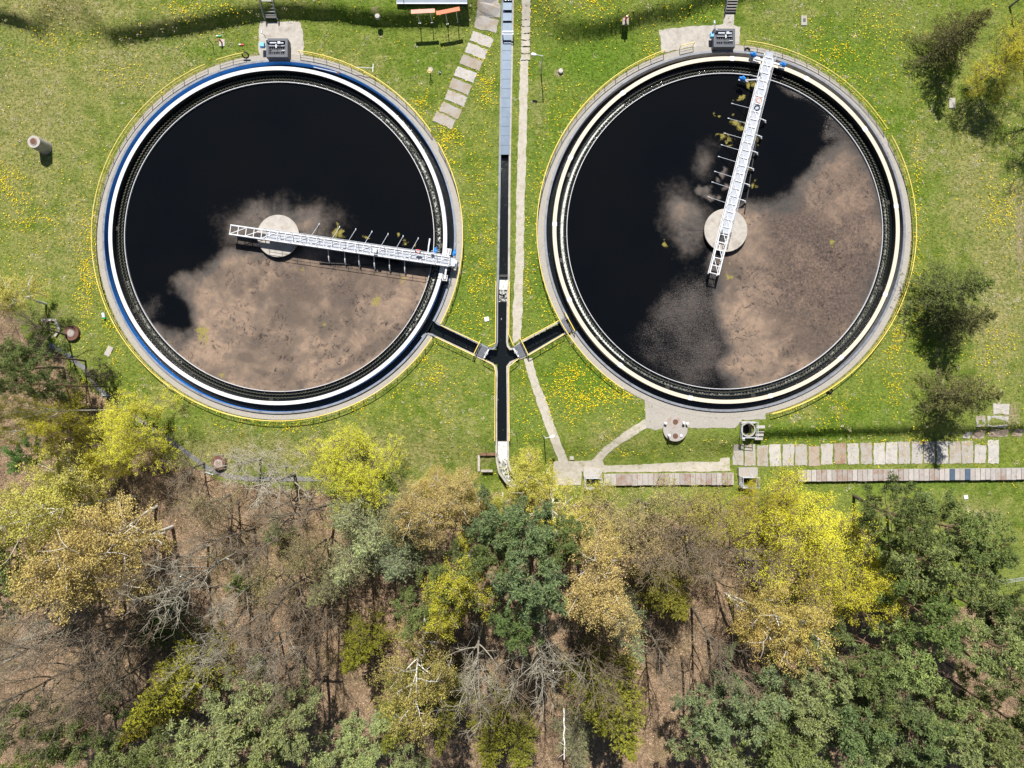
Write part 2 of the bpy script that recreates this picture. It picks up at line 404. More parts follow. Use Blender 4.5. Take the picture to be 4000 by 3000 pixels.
# ------------------------------------------------------------------ terrain
LC = (1093.0, 926.0); RC = (2829.0, 904.0)          # tank centres (photo px, ground level)
XB = [-3000, 0, 105, 160, 250, 330, 450, 700, 1000, 1100, 1300, 1500, 1700, 1850, 1950, 2100, 2200, 2350, 2500, 2650, 2760, 2900, 3000, 3100, 3300, 7000]
YB = [60, 105, 125, 160, 175, 185, 190, 150, 95, 80, 95, 115, 118, 112, 110, 175, 185, 160, 120, 100, 45, 25, 10, -20, -60, -60]
WB = [52, 52, 52, 66, 220, 220, 62, 54, 52, 52, 52, 52, 54, 120, 280, 260, 85, 66, 66, 70, 66, 75, 100, 150, 200, 200]
XS = [-3000, 0, 600, 1500, 2000, 2600, 2860, 2960, 3060, 4000, 7000]
YS = [1500, 1500, 1950, 1900, 1930, 1840, 1800, 1728, 1722, 1700, 1700]
WS = [400, 400, 350, 300, 240, 170, 110, 56, 52, 52, 90]
def hz(x, y):
    x = np.asarray(x, float); y = np.asarray(y, float)
    px = 2000 + x * S; py = 1500 - y * S
    wob = (fbm(x, y, 6.0, 31, 3) - 0.5) * 16
    h = 1.9 * sstep(0, 1, (np.interp(px, XB, YB) + wob - py) / np.interp(px, XB, WB))
    h = h - (1.25 + 0.4 * sstep(2860, 2990, px)) * sstep(0, 1, (py + wob - np.interp(px, XS, YS) + np.interp(px, XS, WS)) / np.interp(px, XS, WS))
    far = sstep(1950, 2500, py)
    h = h + far * (fbm(x, y, 14.0, 5, 3) - 0.5) * 1.6 + (fbm(x, y, 2.5, 9, 2) - 0.5) * 0.10 * sstep(0, 60, np.minimum(np.hypot(px - LC[0], py - LC[1]) - 725, np.hypot(px - RC[0], py - RC[1]) - 740))
    return h
def gz(x, y): return float(hz(np.array([x]), np.array([y]))[0])
def G(px, py, dz=0.0):
    """photo pixel lying on the ground -> world point (dz above the ground)"""
    z = 0.0
    for _ in range(3):
        p = P(px, py, z + dz); z = gz(p.x, p.y)
    p = P(px, py, z + dz); return p
def tankxy(c): return ((c[0] - 2000) / S, (1500 - c[1]) / S)
LX = tankxy(LC); RX = tankxy(RC)

# concrete channels: centre lines (px) and inner half widths (px)
MAIN = [(1984, -60), (1973, 595), (1971, 750), (1967, 1080), (1966, 1150), (1964, 1340), (1963, 1440), (1961, 1720), (1963, 1800), (1972, 1840), (2000, 1876), (2040, 1905)]
SIDE_L = [(1700, 1288), (1884, 1378), (1950, 1400)]
SIDE_R = [(2222, 1275), (2030, 1374), (1975, 1400)]

FOREST = [(-400, 1120), (0, 1150), (110, 1300), (240, 1380), (400, 1540), (620, 1730), (800, 1845), (950, 1905), (1240, 1900), (1420, 1910), (1620, 1940), (1900, 1930), (2080, 1925),
          (2300, 1965), (2900, 1965), (3150, 2020), (3300, 2190), (3460, 2330), (3800, 2380), (4400, 2350), (4400, 4500), (-400, 4500)]
DRY = [(100, 450, 330, 500, 0.75), (500, 250, 330, 220, 0.7), (300, 900, 160, 350, 0.6), (250, 60, 420, 90, 0.9), (620, 120, 260, 80, 0.6), (1300, 290, 320, 120, 0.45), (1150, 30, 300, 40, 0.3),
       (1250, 1760, 420, 90, 0.85), (900, 1760, 200, 100, 0.9), (1650, 1760, 220, 140, 0.6), (1780, 400, 60, 300, 0.35), (1750, 1600, 160, 180, 0.4), (3800, 700, 140, 400, 0.7), (3900, 1150, 140, 400, 0.85),
       (3500, 950, 70, 350, 0.35), (2100, 450, 40, 180, 0.55), (2400, 1700, 130, 70, 0.5), (3850, 2050, 160, 100, 0.75), (3960, 900, 60, 400, 0.7), (2300, 1900, 300, 60, 0.4), (3650, 560, 200, 160, 0.45),
       (3050, 60, 160, 60, 0.35), (3150, 1600, 140, 40, 0.3), (3600, 1750, 100, 60, 0.4), (620, 1560, 120, 90, 0.5), (150, 980, 120, 140, 0.6)]
LUSH = [(2330, 250, 240, 130, 1.0), (2150, 600, 120, 250, 0.7), (2300, 500, 150, 130, 0.8), (3300, 250, 250, 200, 0.75), (3450, 480, 120, 160, 0.7), (1800, 1200, 110, 260, 0.6), (2150, 1100, 90, 220, 0.9),
        (2300, 1480, 220, 140, 0.9), (1950, 1550, 260, 120, 0.3), (2050, 1650, 90, 160, 0.6), (3200, 1690, 320, 40, 1.0), (3450, 1600, 150, 120, 0.5), (60, 180, 160, 80, 0.7), (700, 190, 250, 50, 0.7),
        (1450, 80, 260, 60, 0.4), (1650, 250, 130, 90, 0.5), (3600, 1890, 350, 50, 0.6), (500, 230, 120, 50, 0.5), (3600, 760, 60, 80, 0.5), (2700, 60, 150, 60, 0.6), (1000, 1650, 200, 60, 0.5), (450, 1000, 60, 200, 0.3)]
DAND = [(2200, 680, 90, 90, 1.0), (2250, 480, 130, 110, 0.8), (2180, 1000, 55, 260, 1.0), (2070, 1000, 25, 260, 0.5), (2300, 1500, 190, 140, 0.85), (2170, 1250, 60, 90, 0.9), (2430, 1560, 90, 60, 0.9), (2740, 1690, 150, 35, 1.0),
        (2480, 1800, 180, 30, 0.9), (1860, 950, 55, 330, 0.75), (1800, 1250, 70, 120, 0.55), (1650, 410, 55, 50, 1.0), (1760, 560, 60, 100, 0.9), (1900, 300, 45, 220, 0.6), (3430, 110, 110, 80, 0.9), (3300, 200, 200, 120, 0.5),
        (2330, 40, 110, 50, 0.9), (2150, 60, 60, 50, 0.8), (2700, 90, 100, 40, 0.8), (2560, 220, 60, 60, 0.6), (2050, 250, 30, 200, 0.5), (40, 720, 70, 90, 0.8), (340, 1050, 45, 250, 0.75), (420, 1300, 50, 130, 0.7), (120, 900, 120, 160, 0.4),
        (520, 300, 120, 60, 0.5), (250, 180, 160, 60, 0.45), (800, 60, 130, 40, 0.55), (1000, 1660, 300, 25, 0.5), (3580, 1000, 22, 420, 1.0), (3500, 1400, 45, 160, 0.9), (3300, 1580, 120, 40, 0.6), (3880, 1370, 60, 90, 0.8), (3900, 800, 80, 200, 0.5),
        (2060, 1600, 60, 120, 0.6), (3150, 1640, 200, 40, 0.5), (1250, 230, 120, 30, 0.35), (1480, 1560, 200, 80, 0.4), (1700, 1480, 120, 140, 0.5), (3020, 1590, 120, 25, 0.6), (3450, 1730, 350, 18, 0.5), (3250, 500, 200, 160, 0.35), (2050, 170, 30, 200, 0.45)]

def forest_mask(px, py):
    x = (px - 2000) / S; y = (1500 - py) / S
    d = poly_sd(px, py, FOREST)
    return sstep(-30, 60, d + (fbm(x, y, 3.5, 77, 4) - 0.5) * 130)

def axis(lo, hi, st, far):
    core = np.arange(lo, hi + 1e-6, st); a = []; v = hi; s = st
    while v < far: s *= 1.5; v += s; a.append(v)
    b = [hi + lo - q for q in a][::-1]
    return np.concatenate([b, core, a])
gx = axis(-72.0, 72.0, 0.4, 700.0); gy = axis(-56.0, 56.0, 0.4, 700.0)
GX, GY = np.meshgrid(gx, gy); nx, ny = len(gx), len(gy)
GZ = hz(GX.ravel(), GY.ravel()).reshape(GX.shape)
idx = np.arange(nx * ny).reshape(ny, nx)
F = np.stack([idx[:-1, :-1], idx[:-1, 1:], idx[1:, 1:], idx[1:, :-1]], -1).reshape(-1, 4)
cx = (GX[:-1, :-1] + GX[1:, 1:]).ravel() / 2; cy = (GY[:-1, :-1] + GY[1:, 1:]).ravel() / 2
cpx = 2000 + cx * S; cpy = 1500 - cy * S
keep = np.ones(len(F), bool)
keep &= np.hypot(cpx - LC[0], cpy - LC[1]) > 700
keep &= np.hypot(cpx - RC[0], cpy - RC[1]) > 713
keep &= line_d(cpx, cpy, MAIN) > 25
keep &= line_d(cpx, cpy, SIDE_L) > 29
keep &= line_d(cpx, cpy, SIDE_R) > 29
keep &= np.hypot(cpx - 2920, cpy - 1678) > 22
keep &= ~((abs(cpx - 2315) < 30) & (abs(cpy - 1884) < 18)); keep &= ~((abs(cpx - 2925) < 30) & (abs(cpy - 1880) < 20))
V = np.stack([GX.ravel(), GY.ravel(), GZ.ravel()], -1)
def verge(pts, o0, o1, skip=None):
    """grass strips that close the gap between the cut ground and a channel wall"""
    vs = []; fs = []
    for sgn in (-1, 1):
        prev = None
        dense = []
        for (a, b) in zip(pts[:-1], pts[1:]):
            n = max(1, int(math.hypot(b[0] - a[0], b[1] - a[1]) / 15))
            for i in range(n): dense.append((a[0] + (b[0] - a[0]) * i / n, a[1] + (b[1] - a[1]) * i / n, b[0] - a[0], b[1] - a[1]))
        for (x, y, dx, dy) in dense:
            l = math.hypot(dx, dy); nx_, ny_ = -dy / l * sgn, dx / l * sgn
            row = []
            for o in (o0, (o0 + o1) / 2, o1):
                q = (x + nx_ * o, y + ny_ * o); w = ((q[0] - 2000) / S, (1500 - q[1]) / S)
                row.append(len(vs)); vs.append((w[0], w[1], q[0], q[1]))
            if prev is not None and not (skip and skip(x, y, sgn)):
                for k in (0, 1): fs.append((prev[k], prev[k + 1], row[k + 1], row[k]))
            prev = row
    return vs, fs
extraV = []; extraF = []
for pts, o0, o1, sk in ((MAIN, 20, 46, lambda x, y, s: 1330 < y < 1440), (SIDE_L, 26, 52, lambda x, y, s: x > 1890 or x < 1722), (SIDE_R, 26, 52, lambda x, y, s: x < 2025 or x > 2200)):
    vs, fs = verge(pts, o0, o1, sk); b = len(V) + len(extraV)
    for v in vs: extraV.append((v[0], v[1], gz(v[0], v[1]) + 0.012))
    extraF += [tuple(i + b for i in f) for f in fs]
V = np.concatenate([V, np.array(extraV)]); Fk = np.concatenate([F[keep], np.array(extraF)])
# make all faces look up
e1 = V[Fk[:, 1]] - V[Fk[:, 0]]; e2 = V[Fk[:, 3]] - V[Fk[:, 0]]
flip = np.cross(e1, e2)[:, 2] < 0; Fk[flip] = Fk[flip][:, ::-1]
vpx = 2000 + V[:, 0] * S; vpy = 1500 - V[:, 1] * S
att = {'litter': forest_mask(vpx, vpy), 'dry': blobs(vpx, vpy, DRY), 'lush': blobs(vpx, vpy, LUSH), 'dand': blobs(vpx, vpy, DAND)}
# bare worn earth round the walkways, slabs and manholes
bare = np.zeros(len(V))
for c, r in ((LC, 716), (RC, 731)): bare = np.maximum(bare, np.exp(-(np.clip(np.hypot(vpx - c[0], vpy - c[1]) - r, 0, 999) / 9) ** 2) * 0.7)
bare = np.maximum(bare, blobs(vpx, vpy, [(2185, 285, 26, 26, 0.9), (1475, 65, 22, 18, 0.8), (1680, 275, 30, 26, 0.7), (3985, 930, 22, 300, 0.8), (1900, 1790, 70, 60, 0.6), (1875, 930, 12, 70, 0.7), (870, 1840, 70, 50, 0.5), (3720, 1000, 30, 60, 0.5),
      (3950, 1620, 60, 80, 0.75), (3000, 2000, 1, 1, 0), (3870, 2060, 90, 60, 0.5), (2130, 390, 14, 60, 0.5)]))
att['bare'] = bare
me = np_mesh('ground', V, Fk, att, smooth=True)

def m_ground():
    t = NT('meadow_and_forest_floor'); t.set(Roughness=0.95); t.b.inputs['Specular IOR Level'].default_value = 0.1
    lit = t.attr('litter'); dry = t.attr('dry'); lush = t.attr('lush'); bare = t.attr('bare')
    n0 = t.noise(0.11, 5, 0.65); n1 = t.noise(0.50, 7, 0.72); n2 = t.noise(2.6, 6, 0.72); n3 = t.noise(11.0, 5, 0.75)
    g = t.mix(t.rng(n1, 0.38, 0.62), (0.085, 0.160, 0.010), (0.250, 0.310, 0.050))
    g = t.mix(t.rng(n0, 0.40, 0.60, 0, 0.65), g, (0.26, 0.295, 0.075))
    g = t.mix(t.math('MULTIPLY', lush, t.rng(n1, 0.25, 0.6, 0.35, 0.95)), g, t.mix(t.rng(n2, 0.35, 0.65), (0.050, 0.150, 0.005), (0.150, 0.290, 0.018)))
    d = t.math('ADD', t.math('MULTIPLY', dry, 0.75), t.math('MULTIPLY', t.math('SUBTRACT', n1, 0.5), 1.6))
    g = t.mix(t.rng(d, 0.1, 0.75, 0, 0.85), g, t.mix(t.rng(n2, 0.35, 0.65), (0.29, 0.25, 0.085), (0.45, 0.39, 0.20)))
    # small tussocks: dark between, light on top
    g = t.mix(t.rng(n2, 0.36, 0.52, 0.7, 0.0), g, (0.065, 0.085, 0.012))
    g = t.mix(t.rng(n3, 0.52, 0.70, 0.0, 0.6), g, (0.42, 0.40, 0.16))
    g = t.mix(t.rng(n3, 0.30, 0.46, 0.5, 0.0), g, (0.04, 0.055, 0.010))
    e = t.math('ADD', bare, t.math('MULTIPLY', t.math('SUBTRACT', n2, 0.5), 1.2))
    g = t.mix(t.rng(e, 0.45, 0.8, 0, 0.85), g, t.mix(n3, (0.30, 0.22, 0.14), (0.46, 0.36, 0.26)))
    # forest floor: dead leaves
    v = t.new('TexVoronoi'); v.inputs['Scale'].default_value = 9.0; v.inputs['Randomness'].default_value = 1.0; t.link(t.pos(), v.inputs['Vector'])
    sx = t.new('SeparateColor'); t.link(v.outputs['Color'], sx.inputs[0])
    l = t.mix(sx.outputs[0], (0.24, 0.155, 0.095), (0.58, 0.42, 0.28))
    l = t.mix(t.rng(n1, 0.38, 0.62, 0, 0.6), l, (0.15, 0.10, 0.06)); l = t.mix(t.rng(n3, 0.30, 0.48, 0.7, 0), l, (0.09, 0.06, 0.04))
    l = t.mix(t.rng(n0, 0.52, 0.66, 0, 0.35), l, (0.13, 0.13, 0.04))
    f = t.math('ADD', lit, t.math('MULTIPLY', t.math('SUBTRACT', n2, 0.5), 0.8))
    k = t.mix(t.rng(f, 0.35, 0.65), g, l); t.col(k)
    t.bump(t.math('ADD', t.math('MULTIPLY', n2, 1.4), n3), 0.9, 0.22); return t.m
M['ground'] = m_ground()
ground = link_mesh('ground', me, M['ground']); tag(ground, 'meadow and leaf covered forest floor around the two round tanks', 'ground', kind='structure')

# ------------------------------------------------------------------ clarifier tanks
def tank(c, X, k, side, gaps, wall_mat, track_mat, label, wlabel):
    """k scales the radii (px/30); gaps = channel mouth angles in degrees"""
    px = lambda r: r * k / S
    q_ = -3 if side == 'L' else 0                     # the white track sits a little further in
    root = empty('settling_tank', (X[0], X[1], 0), label, 'tank', 'round settling tanks')
    g0, g1 = gaps
    m = MB(); m.ring(px(682), px(690), -2.2, 0.28, g1, g0 + 360, 1.0); m.build('outer_wall', M['greywall'], root)
    m = MB(); m.ring(px(682) - 0.02, px(682) - 0.002, -2.0, 0.25, g1, g0 + 360, 1.0); m.build('wall_lining', wall_mat, root)
    m = MB(); m.ring(px(644.5 + q_), px(644.5 + q_) + 0.02, -2.2, 0.78); m.build('track_wall', M['darkwall'], root); m = MB(); m.ring(px(658 + q_) - 0.02, px(658 + q_), -2.2, 0.757); m.build('track_wall', track_mat, root)  # outer shell made pale to bounce sunlight onto the wall lining
    m = MB(); m.ring(px(644 + q_), px(658.5 + q_), 0.76, 0.84, 0, 360, 0.75); tr = m.build('wheel_track', track_mat, root)
    m = MB()
    for i in range(24 if side == 'L' else 13):
        if side == 'R':
            a = math.radians([8, 36, 62, 88, 127, 155, 178, 204, 232, 258, 285, 312, 338][i]); r = px(651 + q_)
            m.box((r * math.cos(a), r * math.sin(a), 0.845), (px(17), 0.5, 0.02), a); m.build('joint_plate', M['white'], tr); m = MB()
        else:
            a = math.radians(i * 15 + 3); r = px(651 + q_); m.box((r * math.cos(a), r * math.sin(a), 0.842), (px(15.5), 0.05, 0.012), a); m.build('joint_plate', M['baffle'], tr); m = MB()
    # scum baffle and the two saw-toothed weirs
    m = MB(); m.ring(px(602), px(602) + 0.075, -0.5, 0.24, 0, 360, 0.75)
    b = m.build('scum_baffle', M['baffle'], root)
    m = MB()
    for i in range(48):
        a = math.radians(i * 7.5 + 2); ca, sa = math.cos(a), math.sin(a)
        m.bar((px(602) * ca, px(602) * sa, 0.16), (px(614) * ca, px(614) * sa, 0.12), 0.05, 0.05); m.build('bracket', M['weir'], b); m = MB()
    for r in (614, 627):
        m = MB(); n = 620; vs = []
        for i in range(n):
            a = 2 * math.pi * i / n; zt = 0.16 if i % 2 else 0.04; rr = px(r) + (0.05 if i % 2 else -0.03)
            vs += [(px(r) * math.cos(a), px(r) * math.sin(a), -0.6), (rr * math.cos(a), rr * math.sin(a), zt),
                   ((rr + 0.07) * math.cos(a), (rr + 0.07) * math.sin(a), zt), ((px(r) + 0.05) * math.cos(a), (px(r) + 0.05) * math.sin(a), -0.6)]
        fs = []
        for i in range(n):
            p = 4 * i; q = 4 * ((i + 1) % n)
            for s in range(3): fs.append((p + s, p + s + 1, q + s + 1, q + s))
        m.add(vs, fs); m.build('weir_plate', M['weir'], root)
    # launder trough floor between the weirs, with cross supports
    m = MB()
    for i in range(12):
        a = math.radians(i * 30 + (27 if side == 'L' else 40)); ca, sa = math.cos(a), math.sin(a)
        m.box((px(635) * ca, px(635) * sa, 0.0), (px(17), 0.55, 0.12), a); m.build('launder_support', M['darkwall'], root); m = MB()
    # centre pier with its concrete cap
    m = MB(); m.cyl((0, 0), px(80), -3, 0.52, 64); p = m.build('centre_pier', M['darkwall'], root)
    m = MB(); m.cyl((0, 0), px(82), 0.50, 0.72, 72); m.build('pier_cap', M['concrete'], p, bevel=0.03)
    # paved walkway ring
    m = MB(); m.ring(px(690), px(714), -0.4, 0.05, g1, g0 + 360, 1.0, X)
    w = m.build('walkway', M['paving']); tag(w, wlabel, 'walkway', kind='structure')
    return root

tank(LC, LX, 1.0, 'L', (-33.3, -28.7), M['blue'], M['track'], 'round settling tank with white wheel track and blue painted outer wall', 'paved walkway ring around the tank with the white wheel track')
tank(RC, RX, 1.0205, 'R', (209.2, 214.0), M['greywall'], M['cream'], 'round settling tank with cream wheel track and grey outer wall', 'paved walkway ring around the tank with the cream wheel track')

def water_sheet(c, X, R, side):
    nr, na = 150, 620
    r = R * np.sqrt(np.linspace(0.0, 1.0, nr + 1))[1:]; a = np.linspace(0, 2 * np.pi, na, endpoint=False)
    RR, AA = np.meshgrid(r, a, indexing='ij'); x = X[0] + RR * np.cos(AA); y = X[1] + RR * np.sin(AA)
    V = np.stack([x.ravel(), y.ravel(), np.zeros(x.size)], -1)
    px = 2000 + V[:, 0] * S; py = 1500 - V[:, 1] * S
    wx = px + (fbm(V[:, 0], V[:, 1], 4.5, 3, 6) - 0.5) * 130; wy = py + (fbm(V[:, 0], V[:, 1], 4.5, 8, 6) - 0.5) * 130
    fw = (fbm(V[:, 0], V[:, 1], 1.3, 91, 4) - 0.5) * 60; fw2 = (fbm(V[:, 0], V[:, 1], 1.3, 97, 4) - 0.5) * 60
    if side == 'L':
        D = [(900, 965), (850, 1000), (770, 1058), (722, 1105), (712, 1170), (735, 1235), (755, 1290), (700, 1320), (640, 1300), (590, 1250), (560, 1190), (520, 1240), (560, 1340), (680, 1480), (860, 1580), (1100, 1600), (1350, 1560), (1560, 1430), (1720, 1200), (1740, 1030), (1500, 1010), (1200, 985)]
        s = sstep(-50, 85, poly_sd(wx, wy, D))
        s = np.maximum(s, 0.62 * np.exp(-(((wx - 1100) / 210) ** 2 + ((wy - 885) / 105) ** 2)))
        s = np.maximum(s, 0.42 * np.exp(-(((wx - 600) / 70) ** 2 + ((wy - 1215) / 60) ** 2)))
        s = s * (1 - 0.75 * np.exp(-(((wx - 690) / 60) ** 2 + ((wy - 1235) / 42) ** 2)))
        al = blobs(px + fw, py + fw2, [(793, 1300, 34, 40, 1.1), (1182, 1060, 24, 20, 0.75), (1480, 1180, 20, 18, 0.95), (1270, 1270, 12, 15, 0.8), (860, 1472, 14, 14, 0.8), (1570, 1095, 18, 16, 0.7), (1330, 905, 26, 26, 0.95), (1320, 890, 14, 24, 0.9), (1430, 930, 10, 14, 0.7), (1585, 945, 9, 20, 0.75), (1550, 920, 7, 20, 0.7), (1265, 900, 9, 24, 0.6), (1613, 955, 8, 12, 0.7)])
        fl = blobs(px, py, [(620, 1200, 80, 60, 0.5), (1250, 1110, 230, 90, 0.30)])
    else:
        D = [(2862, 820), (2920, 770), (3010, 790), (3110, 760), (3160, 700), (3230, 610), (3290, 540), (3380, 640), (3470, 760), (3480, 950), (3440, 1130), (3340, 1300), (3180, 1440), (2990, 1530), (2870, 1540), (2830, 1440), (2852, 1360), (2800, 1250), (2765, 1130), (2745, 1010), (2790, 960), (2880, 960)]
        s = sstep(-70, 90, poly_sd(wx, wy, D))
        tw = 1.4 * (fbm(V[:, 0] + V[:, 1] * 0.4, V[:, 1], 3.0, 33, 6) - 0.15)
        D2 = [(2745, 960), (2700, 1050), (2610, 1130), (2540, 1230), (2450, 1330), (2540, 1430), (2700, 1520), (2850, 1545), (2870, 1370), (2790, 1150)]
        s = np.maximum(s, 0.40 * sstep(-80, 120, poly_sd(wx, wy, D2)))
        D3 = [(3020, 300), (3160, 330), (3340, 480), (3430, 640), (3330, 640), (3200, 480), (3080, 380)]
        s = np.maximum(s, 0.38 * sstep(-30, 40, poly_sd(wx, wy, D3)))
        s = np.maximum(s, 0.50 * (0.5 + tw) * np.exp(-(((wx - 2665) / 95) ** 2 + ((wy - 850) / 140) ** 2)))
        s = np.maximum(s, 0.30 * np.exp(-(((wx - 2740) / 60) ** 2 + ((wy - 640) / 90) ** 2)))
        s = np.maximum(s, 0.9 * blobs(px + fw, py + fw2, [(2745, 742, 30, 16, 0.95), (2775, 770, 20, 22, 0.95), (2810, 770, 14, 18, 0.8), (2800, 700, 14, 14, 0.8), (2830, 680, 10, 14, 0.8), (2840, 720, 12, 10, 0.8)]))
        al = blobs(px + fw, py + fw2, [(3253, 958, 17, 15, 0.9), (2600, 955, 8, 22, 0.9), (2850, 1083, 18, 18, 0.9), (2858, 1025, 9, 9, 0.8), (2880, 485, 32, 16, 0.95), (2930, 325, 26, 18, 0.8), (2900, 380, 26, 8, 0.8), (2840, 560, 16, 12, 0.75), (2835, 540, 30, 10, 0.8), (2860, 450, 12, 8, 0.7), (2800, 445, 9, 8, 0.8), (2815, 455, 12, 5, 0.8), (2945, 560, 12, 60, 0.6), (2930, 640, 12, 50, 0.6), (2950, 720, 16, 40, 0.55)])
        fl = np.maximum(0.9 * sstep(-40, 60, poly_sd(wx, wy, D2)) , blobs(px, py, [(3180, 1050, 300, 330, 0.75), (3200, 420, 180, 180, 0.9), (3330, 900, 160, 300, 0.6)]))
        fl = fl * (1 - 0.9 * np.exp(-(line_d(wx, wy, [(2900, 860), (2890, 1000), (2880, 1200), (2950, 1330), (2960, 1440)]) / 75) ** 2))
    th = np.arctan2(V[:, 1] - X[1], V[:, 0] - X[0]); rr = np.hypot(V[:, 0] - X[0], V[:, 1] - X[1])
    q1 = (fbm(V[:, 0], V[:, 1], 6.0, 51, 4) - 0.5) * 5; q2 = (fbm(V[:, 0], V[:, 1], 6.0, 57, 4) - 0.5) * 5
    tone = 0.6 * fbm(V[:, 0] + q1, V[:, 1] + q2, 5.0, 61, 6) + 0.4 * fbm(rr + q1, th * 7 + q2 * 0.25, 1.6, 67, 4)
    tone = (tone - tone.mean()) / tone.std() * 0.22 + (0.60 if side == 'L' else 0.5)
    if side == 'R': tone = tone + 0.35 * np.exp(-(line_d(wx, wy, [(2900, 860), (2890, 1000), (2880, 1200), (2950, 1330), (2960, 1440)]) / 80) ** 2) - 0.1
    s = np.clip(s + (tone - tone.mean()) * 0.30 * np.clip(4 * s * (1 - s), 0, 1), 0, 1)
    k = np.arange(nr * na).reshape(nr, na)
    F = np.stack([k[:-1], k[1:], np.roll(k[1:], -1, 1), np.roll(k[:-1], -1, 1)], -1).reshape(-1, 4)
    V = np.concatenate([V, [[X[0], X[1], 0]]]); 
    at = {n: np.concatenate([q, q[:1]]) for n, q in (('scum', s), ('algae', al), ('fleck', fl), ('tone', tone))}
    sel = (s + al)[F].max(1) > 0.06
    for nm, msk, lab, cat, kd in (('water', ~sel, 'clear black water in the %s tank', 'water', 'structure'), ('floating_scum', sel, 'brown floating sludge on the water of the %s tank', 'scum', 'stuff')):
        ff = F[msk]; used = np.unique(ff); mp = np.full(len(V), -1); mp[used] = np.arange(len(used))
        o = link_mesh(nm, np_mesh(nm, V[used], mp[ff], {n: q[used] for n, q in at.items()}), M['water'])
        tag(o, lab % ('white rimmed' if side == 'L' else 'cream rimmed'), cat, kind=kd)
    # strip outside the baffle, launder, and outer channel
    kk = R * S / 602.0
    m = MB(); m.ring(602 * kk / S, 614 * kk / S, -0.5, -0.02, 0, 360, 1, X); m.ring(628.5 * kk / S, 643 * kk / S, -0.5, -0.03, 0, 360, 1, X)
    m.ring(655 * kk / S, 682 * kk / S, -1.2, -0.75, 0, 360, 1, X)
    w = m.build('channel_water', M['chwater']); tag(w, 'dark water in the ring channels of the %s tank' % ('white rimmed' if side == 'L' else 'cream rimmed'), 'water', kind='structure')
    nm = 'white rimmed' if side == 'L' else 'cream rimmed'
    arcs = ([(-22, 48, 'launderwater'), (48, 196, 'chwater'), (196, 232, 'thinfoam'), (232, 322, 'chwater'), (322, 338, 'launderwater')] if side == 'L' else
            [(128, 232, 'brightfoam'), (232, 330, 'thinfoam'), (330, 372, 'thinfoam'), (12, 128, 'chwater')])
    for (a0, a1, mt) in arcs:
        m = MB(); m.ring(615.5 * kk / S, 626.5 * kk / S, -0.6, -0.18, a0, a1, 1, X)
        w = m.build('launder_water', M[mt]); tag(w, ('foaming' if 'foam' in mt or mt == 'launderwater' else 'dark') + ' water in the weir launder of the %s tank' % nm, 'water', kind='structure')
water_sheet(LC, LX, 602 / S, 'L'); water_sheet(RC, RX, 602 * 1.0205 / S, 'R')

